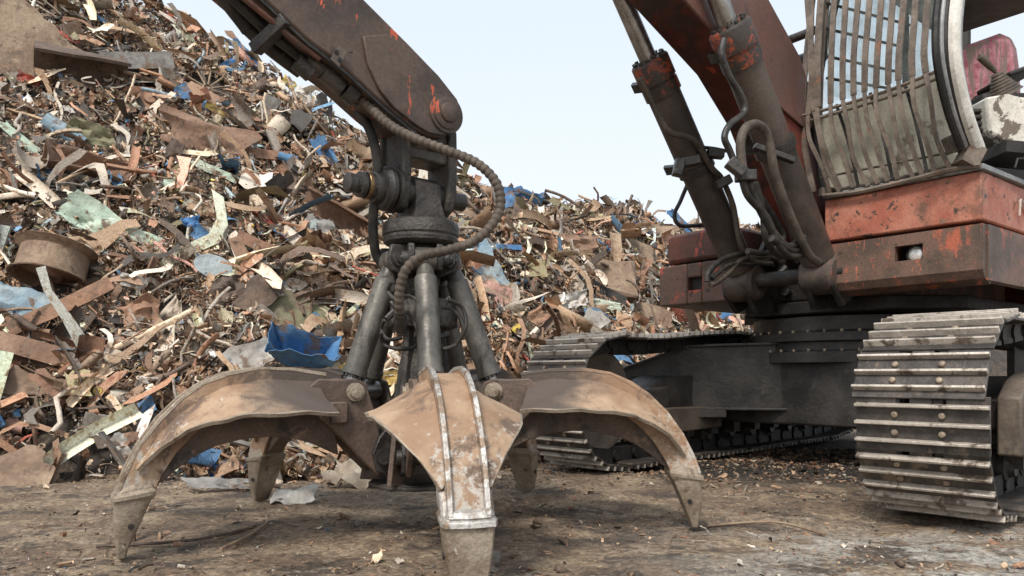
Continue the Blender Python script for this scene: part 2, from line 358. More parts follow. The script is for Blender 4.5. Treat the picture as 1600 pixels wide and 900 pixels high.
# small scrap nobody could count: thousands of bent strips, shards, tubes and curls in one mesh
rng = np.random.default_rng(11)
def templ_grid(nu, nv, fn):
    v = np.array([fn(i/nu, j/nv) for i in range(nu+1) for j in range(nv+1)], float)
    W = nv+1; f = [(i*W+j, (i+1)*W+j, (i+1)*W+j+1, i*W+j+1) for i in range(nu) for j in range(nv)]
    return v, f
TPL = []
for k in range(6):      # bent, twisted strips
    a, b, c, q_ = rng.uniform(-1, 1, 4); w0 = rng.uniform(.05, .13)
    TPL.append(templ_grid(6, 1, lambda u, t: (u-.5-.1*abs(b)*math.sin(u*6), (t-.5)*w0*2*(1+.4*math.sin(u*9*a))+.30*b*math.sin(u*3.1)+.08*math.sin(u*8+a), .34*c*math.sin(u*3.1+a*2)+ .5*w0*(t-.5)*math.sin(u*5*q_))))
for k in range(14):     # crumpled shards with torn outlines
    R = rng.uniform(-1, 1, (6, 6, 3)); fold = rng.uniform(-.5, .5); fx = rng.uniform(.3, .7)
    def fs_(u, t, R=R, fold=fold, fx=fx):
        i, j = int(round(u*4)), int(round(t*4)); r = R[i, j]; ed = 1.6 if i in (0, 4) or j in (0, 4) else .8
        return (u-.5+r[0]*.09*ed, (t-.5)*.8+r[1]*.09*ed, r[2]*.10+abs(u-fx)*fold)
    TPL.append(templ_grid(4, 4, fs_))
for k in range(6):      # curved shells
    c = rng.uniform(1.2, 4.6); e = rng.uniform(-.25, .25)
    TPL.append(templ_grid(2, 6, lambda u, t: ((u-.5)*.8*(1-.4*abs(e)*t) + e*t, .34*math.sin((t-.5)*c), .34*(1-math.cos((t-.5)*c))+.06*u)))
NR0 = len(TPL)
for k in range(5):      # tubes / rods bent
    b, r, b2 = rng.uniform(-.4, .4), rng.uniform(.018, .05), rng.uniform(-.12, .12)
    TPL.append(templ_grid(6, 5, lambda u, t: (u-.5, r*math.cos(t*2*math.pi)+b*math.sin(u*3.1)+b2*math.sin(u*8), r*math.sin(t*2*math.pi)+.4*b*u*u)))
NR1 = len(TPL)
for k in range(2):      # angle profile
    w_ = rng.uniform(.08, .14)
    TPL.append(templ_grid(3, 2, lambda u, t: (u-.5, w_*max(0, (t-.5)*2), w_*max(0, (.5-t)*2)+.08*math.sin(u*3))))
for k in range(4):      # wire curls
    n_, o_ = rng.uniform(.5, 1.7), rng.uniform(0, 6)
    TPL.append(templ_grid(12, 1, lambda u, t: (.4*math.cos(u*2*math.pi*n_+o_)+.25*u, .4*math.sin(u*2*math.pi*n_+o_)+.3*u, .06*t+.2*u)))
v = np.array([(x, y, z) for x in (-.5,.5) for y in (-.22,.22) for z in (-.15,.15)], float)
TPL.append((v, [(0,1,3,2),(4,6,7,5),(0,4,5,1),(2,3,7,6),(0,2,6,4),(1,5,7,3)]))
TPL = [(v, np.array([list(q) for q in f])) for v, f in TPL]
ROD = list(range(NR0, NR1)); STRIP = list(range(0, 6)) + [NR1, NR1+1]
cw = [('tan',25),('rusty brown',12),('rusty orange',4),('dark brown',12),('grey',16),('pale grey',11),('cream',12),('white',4),('blue',2.4),('light blue',1.8),('mint green',1.4),('pink',1.6),('red',1.2),('yellow',.4),('black',5),('olive',3)]
names = [c[0] for c in cw]; wts = np.array([c[1] for c in cw]); wts = wts / wts.sum()
CB = np.array([PAL[n][0] for n in names]); CB2 = np.array([PAL[n][1] for n in names])
CB = (CB*.95 + CB.mean(1, keepdims=True)*.05)*np.array([1.16, 1.09, 1.0]); CB2 = (CB2*.95 + CB2.mean(1, keepdims=True)*.05)*np.array([1.16, 1.09, 1.0])
def scatter(name, pts, nrm, size, mat, tsel=None, lie=.5, colw=None):
    Vs, Fs, Cs = [], [], []; off = 0; n = len(pts)
    TW = np.array([3.0 if k < 6 else 1.0 if k < 20 else 1.3 if k < NR0 else 2.6 if k < NR1 else 2.0 for k in range(len(TPL))]); TW /= TW.sum()
    ti = rng.choice(len(TPL), n, p=TW) if tsel is None else rng.choice(tsel, n)
    ci = rng.choice(len(names), n, p=wts if colw is None else colw)
    for k in range(len(TPL)):
        idx = np.nonzero(ti == k)[0]
        if not len(idx): continue
        v, f = TPL[k]; m = len(idx)
        a = nrm[idx] + rng.normal(0, lie, (m, 3)); a /= np.linalg.norm(a, axis=1)[:, None]
        r = rng.normal(0, 1, (m, 3)); r[:, 2] *= .45
        x = np.cross(a, r); x /= np.linalg.norm(x, axis=1)[:, None]; y = np.cross(a, x)
        s = size[idx][:, None]*np.stack([rng.uniform(.75, 1.45, m), rng.uniform(.5, 1.2, m), rng.uniform(.6, 1.5, m)], 1)
        if k in ROD: s[:, 1:] *= .7
        q = (v[None, :, 0:1]*s[:, None, 0:1])*x[:, None, :] + (v[None, :, 1:2]*s[:, None, 1:2])*y[:, None, :] + (v[None, :, 2:3]*s[:, None, 2:3])*a[:, None, :] + pts[idx][:, None, :]
        t = rng.uniform(0, 1, (m, 1)); c = CB[ci[idx]]*(1-t) + CB2[ci[idx]]*t; c = np.clip(c*rng.uniform(.75, 1.75, (m, 1)), 0, .85)
        Vs.append(q.reshape(-1, 3)); Cs.append(np.repeat(c, len(v), 0))
        Fs.append((f[None] + (off + np.arange(m)*len(v))[:, None, None]).reshape(-1, 4)); off += m*len(v)
    Vs = np.concatenate(Vs); Fs = np.concatenate(Fs); Cs = np.concatenate(Cs)
    me = bpy.data.meshes.new(name); me.vertices.add(len(Vs)); me.vertices.foreach_set('co', Vs.ravel().astype('f'))
    me.loops.add(len(Fs)*4); me.loops.foreach_set('vertex_index', Fs.ravel().astype('i'))
    me.polygons.add(len(Fs)); me.polygons.foreach_set('loop_start', (np.arange(len(Fs))*4).astype('i'))
    me.update(calc_edges=True)
    at = me.color_attributes.new('Col', 'FLOAT_COLOR', 'POINT')
    at.data.foreach_set('color', np.concatenate([Cs, np.ones((len(Cs), 1))], 1).ravel().astype('f'))
    me.materials.append(mat)
    o = bpy.data.objects.new(name, me); COL.objects.link(o); return o
T = NT('small_scrap'); P = T.pos()
at = T.n('Attribute', attribute_name='Col')
c = T.mix(T.ramp(T.noise(P, 14, 6, .7), .52, .64), at.outputs['Color'], T.mix(1.0, at.outputs['Color'], (.62,.45,.34), 'MULTIPLY'))
c = T.mix(T.ramp(T.noise(P, 60, 4, .7), .3, .75), T.mix(1.0, c, (.7,.68,.66), 'MULTIPLY'), T.mix(1.0, c, (1.25,1.23,1.2), 'MULTIPLY'))
T.l(c, T.b.inputs['Base Color']); T.b.inputs['Roughness'].default_value = .6; T.b.inputs['Metallic'].default_value = .08
T.bump(T.noise(P, 40, 6, .7), .8, .01); M['small'] = T.m
# ------------------------------------------------------------------ excavator
F0 = V(2.29, 5.58, 0); FW = V(-.775, -.632, 0); QP = V(.632, -.775, 0)       # forward (towards the grab), towards the cab side
def H(a, q, z): return F0 + FW*a + QP*q + V(0,0,z)
def HA(px, py, a):                         # photo pixel -> house plane a = const
    r = (px-800)/FPX; return PX(px, py, (5.302 - a)/(.775*r + .632))
def HQ(px, py, q):
    r = (px-800)/FPX; return PX(px, py, (2.877 - q)/(.775 - .632*r))
def az(p): d = p - F0; return (d.dot(FW), p.z)
EX = empty('excavator', (2.7, 6.0, 0))
tag(EX, 'worn red tracked excavator with barred cab, boom raised over the grab', 'excavator')

# --- tracks
TD = V(.72, .694, 0).normalized(); TG = V(.694, -.72, 0).normalized()
SW = .535; RC = .462; CC = 3.95
def track_path():
    """centre line of the shoes in (s along track, z): lower run, rear wheel, upper run with a rise, front wheel"""
    z0 = RC + .040; pts = []
    for k in range(13): th = -math.pi/2 - math.pi*k/12; pts.append((RC*math.cos(th), z0 + RC*math.sin(th)))
    top = z0 + RC
    for s, dz in ((.5,.0),(1.0,.045),(1.5,.075),(2.0,.07),(2.6,.10),(3.2,.10),(3.6,.09)): pts.append((s, top+dz))
    for k in range(13): th = math.pi/2 - math.pi*k/12; pts.append((CC + RC*math.cos(th), z0+.07 + (RC+.02)*math.sin(th)))
    for s in (3.5, 3, 2.5, 2, 1.5, 1, .5): pts.append((s, .044))
    return pts
def resample(pts, pitch):
    P = [Vector((a, b)) for a, b in pts]; P.append(P[0]); L = [0]
    for i in range(len(P)-1): L.append(L[-1] + (P[i+1]-P[i]).length)
    n = round(L[-1]/pitch); out = []
    for k in range(n):
        t = L[-1]*k/n; i = max(j for j in range(len(L)) if L[j] <= t + 1e-9); i = min(i, len(P)-2)
        u = (t - L[i])/(L[i+1]-L[i]); out.append(P[i].lerp(P[i+1], u))
    return out
def shoe_mesh():
    m = MB(); w = SW/2; p = .118
    # local: x across, y along travel, z outward
    m.cur = 0
    for x0, x1 in ((-w, -.095), (-.040, .050), (.105, w)): m.box(((x0+x1)/2, .104, 0), (x1-x0, .040, .012))   # edge with two slots
    m.box((0, -.0205, 0), (SW, .207, .0125))
    m.cur = 1
    for y in (-.079, 0, .079):
        h = .030
        vs = []
        for x in (-w, w):
            vs += [V(x, y-.011, .005), V(x, y+.011, .005), V(x, y+.006, .005+h), V(x, y-.006, .005+h)]
        m.add(vs, [(0,1,5,4),(1,2,6,5),(2,3,7,6),(3,0,4,7),(3,2,1,0),(4,5,6,7)])
    m.cur = 2
    for x in (-.10, .09):
        for y in (-.040, .040): m.lathe([(.0155,.0),(.0155,.012),(.011,.017),(.001,.018)], (x, y, .004), (0,0,1), 8, False)
    m.cur = 0
    me_o = m.build('track_shoe', [M['shoe'], M['grouser'], M['bolt']], None, .002)
    return me_o
proto_shoe = shoe_mesh()
def make_track(front, shift):
    """front: ground point under the front wheel's foremost reach"""
    w0 = front + TD*(RC+.05)
    def W(s, g, z): return w0 + TD*s + TG*g + V(0,0,z)
    path = resample(track_path(), .236); n = len(path)
    # chain of links is the part; shoes, wheels and rollers are its pieces
    ch = MB()
    info = []
    for i in range(n):
        a, b, c = path[i-1], path[i], path[(i+1) % n]
        t = (c - a).normalized(); info.append((b, t))
        out = Vector((-t.y, t.x))
        tv = TD*t.x + V(0,0,t.y); ov = TD*out.x + V(0,0,out.y)
        for g in (-.085, .085):
            c0 = W(b.x, g, b.y) - ov*.068
            R = Matrix((TG, tv, ov)).transposed()
            ch.box(c0, (.035, .19, .115), R)
            ch.tube([c0 + tv*.095 - TG*.03, c0 + tv*.095 + TG*.03], .036, 10)
    track = ch.build('track', M['black'], EX)
    for i, (b, t) in enumerate(info):
        out = Vector((-t.y, t.x)); tv = TD*t.x + V(0,0,t.y); ov = TD*out.x + V(0,0,out.y)
        if ov.dot(W(0,0,b.y) - W(1.9, 0, .5)) < 0 and False: pass
        R = Matrix((TG, tv, ov)).transposed()
        if R.determinant() < 0: R = Matrix((-TG, tv, ov)).transposed()
        o = proto_shoe if (i == 0 and shift == 0) else proto_shoe.copy()
        if o is not proto_shoe: COL.objects.link(o)
        o.parent = track; p = W(b.x, 0, b.y) + TG*((i*37 % 7 - 3)*.0035)
        o.matrix_local = Matrix.Translation(p - WL[track.name]) @ R.to_4x4()
    # idler and sprocket
    wi = MB()
    pr = [(.001,.06),(.10,.06),(.13,.03),(.30,.025),(.335,.05),(.375,.05),(.375,.02),(.395,.018),(.395,-.018),(.375,-.02),(.375,-.05),(.335,-.05),(.30,-.025),(.13,-.03),(.10,-.06),(.001,-.06)]
    wi.lathe(pr, W(0,0,RC+.040), TG, 36); wi.build('idler_wheel', M['frame_tan'], track)
    sp = MB(); sp.lathe([(.001,.14),(.18,.14),(.22,.08),(.34,.06),(.37,.03),(.37,-.03),(.34,-.06),(.22,-.08),(.18,-.14),(.001,-.14)], W(CC,0,RC+.11), TG, 30)
    for k in range(18):
        th = 2*math.pi*k/18; c = W(CC,0,RC+.11) + TD*(.385*math.cos(th)) + V(0,0,.385*math.sin(th))
        sp.box(c, (.05,.05,.05))
    sp.build('sprocket', M['chassis'], track)
    # track frame
    fr = MB()
    pf = [(.42,.34),(.52,.30),(3.4,.30),(3.55,.40),(3.55,.62),(3.3,.68),(.75,.68),(.55,.62),(.42,.56)]
    fr.prism(pf, lambda a, b, h: W(a, h, b), -.15, .15)
    fr.prism([(.25,.42),(.62,.40),(.62,.60),(.25,.57)], lambda a, b, h: W(a, h, b), -.235, .235)
    fr.build('track_frame', M['chassis'], track, .012)
    if shift:
        fr2 = MB(); fr2.prism([(.42,.24),(1.35,.26),(1.35,.43),(.50,.44),(.42,.40)], lambda a, b, h: W(a, h, b), .155, .25); fr2.build('idler_guard', M['frame_tan'], track, .01)
    gd = MB(); sg_ = -1 if shift else 1
    gd.prism([(.18,.30),(.60,.26),(.95,.27),(.95,.66),(.52,.70),(.32,.66),(.18,.58)], lambda a, b, h: W(a, h*sg_, b), .16, .262)
    gd.prism([(.24,.44),(.44,.43),(.44,.56),(.24,.56)], lambda a, b, h: W(a, h*sg_, b), .265, .285)
    gd.build('idler_guard', M['frame_tan'], track, .015)
    for s in (.62, .98, 1.34, 1.70, 2.06, 2.42, 2.78, 3.14, 3.46):
        r = MB(); r.lathe([(.001,.15),(.05,.15),(.06,.12),(.085,.11),(.085,.07),(.105,.065),(.105,.05),(.08,.045),(.08,-.045),(.105,-.05),(.105,-.065),(.085,-.07),(.085,-.11),(.06,-.12),(.05,-.15),(.001,-.15)], W(s,0,.205), TG, 16)
        r.box(W(s,.14,.26), (.10,.10,.12), Matrix((TD, TG, V(0,0,1))).transposed()); r.box(W(s,-.14,.26), (.10,.10,.12), Matrix((TD, TG, V(0,0,1))).transposed())
        r.build('track_roller', M['chassis'], track)
    for s in (1.35, 2.75):
        r = MB(); r.lathe([(.001,.12),(.055,.12),(.065,.06),(.065,-.06),(.055,-.12),(.001,-.12)], W(s,0,.90), TG, 16); r.box(W(s,0,.76), (.07,.07,.2)); r.build('carrier_roller', M['chassis'], track)
    return track
near_front = V(1.725, 3.18, 0); far_front = V(.21, 4.93, 0)
make_track(near_front, 0); make_track(far_front, 1)

# --- car body between the tracks
mb = MB()
body = [(925,592),(1075,541),(1480,528),(1480,642),(1072,638),(905,618)]
def cb(d): return [PX(x, y, d - (x-925)/555*.75) for x, y in body]
A, B = cb(6.15), [p + V(.9, 1.15, 0) for p in cb(6.15)]
n = len(A)
mb.add(A + B, [list(range(n)), list(range(n, 2*n))[::-1]] + [(i, n+i, n+(i+1) % n, (i+1) % n) for i in range(n)])
# flanges along the upper and lower edges
top = [A[0], A[1], A[2]]
for a, b in ((A[0], A[1]), (A[1], A[2]), (A[4], A[3]), (A[5], A[4])):
    t = (b-a).normalized(); k = V(0,-1,0); u = t.cross(k).normalized()
    mb.box((a+b)/2 + k*.012, ((b-a).length, .06, .022), Matrix((t, k, u)).transposed())
mb.box(PX(1040, 645, 5.95), (.9, .3, .06))
mb.build('chassis_leg', M['chassis'], EX, .006)
mb = MB(); mb.box(F0 + V(.45,.55,.55), (1.5, 1.5, .50), Matrix((FW, QP, V(0,0,1))).transposed())
mb.build('chassis_centre', M['chassis'], EX, .02)
TC = V(2.72, 5.98, 0)
mb = MB(); mb.lathe([(.55,.76),(.74,.78),(.74,.86),(.70,.87),(.70,.93),(.76,.94),(.76,1.00),(.72,1.02),(.72,1.12),(.60,1.125)], TC, (0,0,1), 64)
tt = mb.build('turntable_ring', M['chassis'], EX)
for k in range(40):
    th = 2*math.pi*k/40; c = TC + V(.745*math.cos(th), .745*math.sin(th), 0)
    if (c - TC).dot(V(0,-1,0)) < -.1: continue
    mb = MB()
    mb.lathe([(.013,0),(.013,.02),(.001,.021)], c + V(0,0,1.0), (0,0,1), 6); mb.build('bolt', M['bolt'], tt)
    mb = MB(); mb.lathe([(.012,0),(.012,.02),(.001,.021)], c + V(0,0,.86) - V(.01*math.cos(th), .01*math.sin(th), 0), (0,0,1), 6); mb.build('bolt', M['bolt'], tt)
# swing deck under the house
mb = MB(); mb.prism([(.15,-.50),(.15,.60),(-.3,.95),(-3.0,1.0),(-3.0,-1.0),(-.6,-1.0),(-.3,-.5)], lambda a, q, z: H(a, q, z), 1.14, 1.235)
mb.build('swing_deck', M['black'], EX, .01)

# --- house
ZB, ZS, ZT = 1.24, 1.575, 1.872
def panel(pts, a_or, z0, z1, name, mats, bevel=.012):
    m = MB(); m.prism(pts, lambda a, q, z: H(a, q, z), z0, z1); return m.build(name, mats, EX, bevel)
# upper orange band under the cab
panel([(.50,.345),(.50,1.295),(-2.9,1.38),(-2.9,.345)], 0, ZS+.012, ZT, 'cab_base_panel', M['orange'])
# lower band with a lamp opening: built from pieces round the hole
mb = MB()
h0 = HA(1398, 383, .50); h1 = HA(1442, 408, .50)
def qof(p): return (p - F0).dot(QP)
qa, qb, za, zb = qof(h0), qof(h1), 1.40, 1.495
a0, a1 = .500, .455
lp = lambda q0, q1, z0, z1, af=.5: mb.prism([(af,q0),(af,q1),(a1,q1),(a1,q0)], lambda a, q, z: H(a, q, z), z0, z1)
lp(.365, qa, 1.30, ZS-.01); lp(qb, 1.30, 1.30, ZS-.01); lp(qa, qb, zb, ZS-.01); lp(qa, qb, 1.30, za)
# rounded lower lip
mb.prism([(.50,1.299),(.47,ZB+.01),(.38,ZB-.02),(.36,1.299)], lambda a, z, q: H(a, q, z), .365, 1.30)
mb.prism([(a1-.012,1.31),(-2.85,1.39),(-2.85,1.33),(a1-.012,1.25)], lambda a, q, z: H(a, q, z), ZB, ZS-.01)
mb.prism([(.44,.36),(.44,.40),(-2.8,.40),(-2.8,.36)], lambda a, q, z: H(a, q, z), ZB, ZS-.02)
base = mb.build('cab_sill_panel', M['orange_dirty'], EX)
mb = MB(); mb.box(H(.30, (qa+qb)/2, 1.45), (.02, .26, .2), Matrix((FW, QP, V(0,0,1))).transposed())
mb.build('lamp_recess', M['black'], base)
lc = H(.455, qof(HA(1426, 395, .5)), HA(1426, 396, .5).z)
mb = MB(); mb.lathe([(.001,.012),(.022,.011),(.038,.007),(.046,0),(.046,-.01)], lc, FW, 24); mb.cur = 1
mb.lathe([(.046,.008),(.053,.008),(.054,-.03),(.03,-.07)], lc, FW, 24)
mb.build('work_lamp', [M['lamp'], M['black']], EX)
# white letter stroke on the side of the orange band, cut by the frame
mb = MB()
def side(px, py): return HQ(px, py, 1.325)
mb.tube([side(1593, 337), side(1594, 312), side(1600, 318), side(1606, 336), side(1612, 318), side(1618, 306), side(1619, 337)], .011, 8, ell=.25)
mb.build('painted_letter', worn('white_letter_paint', (.62,.58,.52), (.72,.69,.64), [((.42,.12,.06), 22, .60, .06)], .6, sc=20, bump=.001), EX)
# left (far) deck box
panel([(.47,-1.02),(.50,-.95),(.50,-.47),(.30,-.40),(-1.2,-.40),(-1.2,-1.02)], 0, ZS+.015, 1.83, 'deck_box', worn('red_brown_panel', (.085,.045,.036), (.15,.06,.045), [((.42,.085,.06), 9, .56, .06, (1,1,.7)), ((.04,.032,.028), 14, .58, .08)], .5, sc=4, bump=.003), .03)
mb = MB()
q0, q1 = -.80, -.66
def lp2(qa_, qb_, z0, z1): mb.prism([(.50,qa_),(.50,qb_),(.44,qb_),(.44,qa_)], lambda a, q, z: H(a, q, z), z0, z1)
lp2(-1.08, q0, 1.25, ZS); lp2(q1, -.33, 1.25, ZS); lp2(q0, q1, 1.46, ZS); lp2(q0, q1, 1.25, 1.36)
mb.prism([(.43,-1.08),(.43,-.33),(-2.9,-.33),(-2.9,-1.10)], lambda a, q, z: H(a, q, z), 1.25, ZS)
mb.build('deck_sill_panel', worn('red_brown_sill', (.09,.06,.048), (.15,.085,.065), [((.42,.085,.05), 8, .57, .06), ((.04,.032,.028), 12, .58, .08)], .55, sc=4, bump=.003), EX, .014)
mb = MB(); mb.box(H(.434, -.73, 1.41), (.006,.14,.1), Matrix((FW, QP, V(0,0,1))).transposed()); mb.build('recess', M['black'], EX)
# engine hood behind and black boxes between
panel([(-.95,-1.02),(-.95,.33),(-3.1,1.36),(-3.1,-1.02)], 0, ZS+.03, 2.16, 'engine_hood', M['boom'], .05)
panel([(-1.9,.36),(-1.9,1.30),(-3.0,1.30),(-3.0,.36)], 0, ZT+.01, 2.35, 'rear_hood', M['boom'], .05)
panel([(-3.12,-1.0),(-3.12,1.3),(-3.5,1.0),(-3.6,.15),(-3.5,-.7)], 0, 1.15, 2.1, 'counterweight', M['boom'], .06)
panel([(.10,-.52),(.10,.30),(-.9,.30),(-.9,-.52)], 0, 1.24, 1.46, 'front_frame', M['grease'], .02)
for q in (-.235, .235):
    mb = MB(); mb.prism([(.44,1.14),(.55,1.28),(.50,1.44),(.10,1.95),(-.25,2.0),(-.5,1.6),(-.6,1.24)], lambda a, z, h, q=q: H(a, q+h, z), -.022, .022)
    mb.build('boom_bracket', M['grease'], EX, .01)
for q in (-.41, .41):
    mb = MB(); mb.prism([(.40,1.15),(.55,1.28),(.56,1.42),(.47,1.49),(.34,1.42),(.2,1.24)], lambda a, z, h, q=q: H(a, q+h, z), -.02, .02)
    mb.build('cylinder_bracket', M['grease'], EX, .01)
mb = MB(); mb.tube([H(.45,-.46,1.38), H(.45,.47,1.38)], .055, 16); mb.build('foot_pin', M['grease'], EX)

# --- boom
und = [(-.05,1.62),(.10,1.62),(.31,1.75),(.50,2.05),(.80,2.44),(1.17,2.72),(1.85,3.00),(2.6,3.35),(3.3,3.55),(4.2,3.5),(5.2,3.1),(6.1,2.62)]
upp = [(6.25,2.85),(5.3,3.5),(4.3,3.98),(3.2,4.15),(2.2,3.85),(1.5,3.47),(1.0,3.10),(.60,2.80),(.25,2.4),(-.1,2.05),(-.2,1.85)]
mb = MB(); mb.prism(und + upp, lambda a, z, q: H(a, q, z), -.205, .205)
# flanges: side plates stand a little proud of the underside
bm_ = mb.build('boom', M['boom'], EX, .012)
mb = MB()
fl_pts = [(1.89,2.86),(1.35,2.66),(.915,2.475),(.52,2.38),(.30,2.45),(.60,2.86),(1.034,3.16),(1.5,3.52),(2.2,3.90),(3.2,4.19),(4.3,4.02),(4.2,3.46),(3.3,3.50),(2.6,3.26)]
mb.prism(fl_pts, lambda a, z, q: H(a, q, z), .206, .226)
mb.build('boom_side_plate', worn('boom_side_sheen_paint', (.11,.060,.050), (.155,.078,.062), [((.45,.085,.045), 5, .66, .06, (1.6,1.6,.35)), ((.06,.045,.038), 3, .56, .12)], .38, sc=2, bump=.0015), EX, .006)  # greyer brown side, lightened in colour for the glossy reflection on it
mb = MB()
for x, y in ((1255, 95), (1240, 60)):
    c = HQ(x, y, .10); mb.tube([c - QP*.12 + V(0,0,.0), c + QP*.16], .05 if y > 90 else .03, 12)
mb.build('boom_pin_boss', M['grease'], bm_)
# --- boom cylinders
for s in (-1, 1):
    q = s*.305; foot, cap, head = H(.45, q, 1.40), H(1.50, q, 2.70), H(2.05, q, 3.384)
    u = (cap-foot).normalized()
    m = MB(); m.tube([foot - u*.02, foot + u*.10, foot + u*.11, cap - u*.02], [.085,.10,.112,.112], 24)
    m.lathe([(.05,-.13),(.11,-.125),(.135,-.10),(.135,.10),(.11,.125),(.05,.128)], foot - V(0,0,.03), QP, 24)
    c_ = m.build('boom_cylinder', M['boomcyl'], EX)
    m = MB(); m.lathe([(.113,-.17),(.125,-.17),(.125,-.09),(.118,-.088),(.118,-.075),(.128,-.072),(.128,.06),(.118,.075),(.065,.08)], cap, u, 24)
    m.build('cylinder_cap', M['orange_cap'], c_)
    m = MB()
    for k in range(12):
        th = 2*math.pi*k/12; a = u.cross(V(0,0,1)).normalized(); b = u.cross(a)
        m.lathe([(.014,0),(.014,.02),(.001,.021)], cap + u*.075 + (a*math.cos(th)+b*math.sin(th))*.098, u, 6, False)
    # port block
    c0 = cap - u*.11 + (FW*.6 - QP*.4*s).normalized()*0
    side_v = (-QP*.55 - V(.6,.75,0)*.3).normalized()
    m.box(cap - u*.10 + side_v*.14, (.07,.07,.06), Matrix((side_v, u.cross(side_v).normalized(), u)).transposed())
    m.build('cap_bolts', M['grease'], c_)
    m = MB(); m.tube([cap, head], .058, 20); m.build('cylinder_rod', M['chrome'], c_)
    m = MB(); m.lathe([(.13,-.03),(.13,.03),(.112,.03)], foot + u*.95, u, 24, False); m.lathe([(.13,-.03),(.112,-.03)], foot + u*.95, u, 24, False)
    m.box(foot + u*.95 + side_v*.15, (.12,.05,.06), Matrix((side_v, u.cross(side_v).normalized(), u)).transposed())
    m.build('cylinder_clamp', M['grease'], c_)
# hoses and pipes round the boom foot, traced along the cylinders
def hose(pts, r, mat, name='hose', parent=None, n=7, seg=10):
    m = MB(); m.tube(spline(pts, n), r, seg); return m.build(name, mat, parent or EX)
cy = lambda x, y, q=.46: HQ(x, y, q)
# right cylinder pipe with the bend
hose([cy(1131,62), cy(1128,85), cy(1140,120), cy(1158,150), cy(1163,175), cy(1140,195), cy(1132,215), cy(1140,235), cy(1150,260)], .019, M['grease'], 'hydraulic_pipe')
hose([cy(1160,262,.5), cy(1157,225,.5), cy(1165,200,.5), cy(1185,195,.5), cy(1200,215,.5), cy(1212,275,.5), cy(1236,340,.5), cy(1262,395,.5), cy(1278,410,.5)], .026, M['conduit'], 'hydraulic_pipe')
hose([cy(1165,265), cy(1175,300), cy(1200,350), cy(1230,385), cy(1255,372), cy(1240,392), cy(1205,372)], .023, M['rubber'])
hose([cy(1158,268), cy(1168,305), cy(1198,340), cy(1215,380), cy(1235,400), cy(1262,395)], .021, M['rubber'])
hose([cy(1180,285,.3), cy(1192,330,.3), cy(1196,370,.3), cy(1215,398,.3), cy(1248,400,.3)], .021, M['rubber'])
hose([cy(1170,280,.2), cy(1210,340,.2), cy(1225,372,.2), cy(1200,395,.2), cy(1168,392,.2)], .019, M['rubber'])
# left cylinder pipes
cl = lambda x, y, q=-.16: HQ(x, y, q)
hose([cl(1000,122,-.2), cl(1006,135,-.2), cl(1024,170,-.2), cl(1045,205), cl(1075,215), cl(1092,228), cl(1112,262), cl(1128,280), cl(1145,320), cl(1152,360), cl(1160,390), cl(1178,408), cl(1205,412)], .020, M['conduit'], 'hydraulic_pipe')
hose([cl(1070,232,-.5), cl(1082,262,-.5), cl(1065,310,-.5), cl(1054,335,-.5), cl(1062,352,-.5), cl(1090,352,-.5), cl(1130,348,-.5)], .015, M['rubber'])
hose([cl(1105,440), cl(1108,425), cl(1130,405), cl(1165,395), cl(1200,395), cl(1245,385)], .019, M['rubber'])
hose([cl(1110,446), cl(1122,440), cl(1140,425), cl(1160,405), cl(1200,402), cl(1225,410)], .019, M['conduit'])
hose([cl(1112,436), cl(1132,418), cl(1150,412), cl(1180,412), cl(1220,395), cl(1240,370)], .017, M['rubber'])
hose([cl(1095,230), cl(1115,232), cl(1135,236)], .012, M['rubber'])
mb = MB()
for a, b, q in ((1060,262,-.15),(1080,252,-.15),(1118,240,-.12),(1130,285,-.12),(1150,262,.48),(1165,275,.48)):
    mb = MB(); mb.box(HQ(a, b, q), (.11,.07,.06), Matrix.Rotation(.5+a, 3, 'Y')); mb.build('pipe_clamp', M['grease'], EX, .006)
mb = MB(); mb.box(HQ(1210, 240, .45), (.26,.05,.035), Matrix.Rotation(.35, 3, 'Y')); mb.build('pipe_clamp', M['grease'], EX, .006)
rr_ = random.Random(3)
for k in range(16):   # clutter of fittings at the boom foot
    mb = MB(); c = H(rr_.uniform(-.1,.42), rr_.uniform(-.3,.3), rr_.uniform(1.30,1.62)); mb.tube([c, c + V(rr_.uniform(-.1,.1), rr_.uniform(-.1,.1), rr_.uniform(-.02,.14))], rr_.uniform(.018,.04), 8); mb.build('hydraulic_fitting', M['grease'], EX)
mb = MB()
for x0, y0, x1, y1 in ((1188,300,1200,400), (1245,290,1222,370), (1225,290,1242,380)):
    a, b = HQ(x0, y0, -.22), HQ(x1, y1, -.22); t = (b-a).normalized(); u = t.cross(QP).normalized()
    mb.box((a+b)/2, ((b-a).length, .012, .06), Matrix((t, QP, u)).transposed())
mb.build('mast_plate', M['cabgrey'], EX)

# --- cab
M['cabdark'] = worn('cab_dark', (.035,.036,.038), (.07,.068,.065), [], .5, sc=5, bump=.002)
CABA = .40
def frame_bar(m, pts, wx, wy):  # rectangular section swept along points in house frame
    m.tube(pts, wx, 6, smooth=False, ell=wy)
cab = MB()
# floor, posts, roof (roof is above the frame)
cab.prism([(.44,.36),(.44,1.27),(-1.45,1.27),(-1.45,.36)], lambda a, q, z: H(a, q, z), ZT+.005, ZT+.05)
cab.prism([(.10,.36),(.10,1.27),(-1.45,1.27),(-1.45,.36)], lambda a, q, z: H(a, q, z), 3.52, 3.64)
cab.box(H(-1.42, .40, 2.7), (.07,.07,1.7), Matrix((FW, QP, V(0,0,1))).transposed()); cab.box(H(-1.42, 1.22, 2.7), (.07,.07,1.7), Matrix((FW, QP, V(0,0,1))).transposed())
cab.prism([(-1.47,.37),(-1.47,1.26),(-1.42,1.26),(-1.42,.37)], lambda a, q, z: H(a, q, z), ZT+.05, 2.62)
cab_o = cab.build('cab', M['cabdark'], EX, .01)
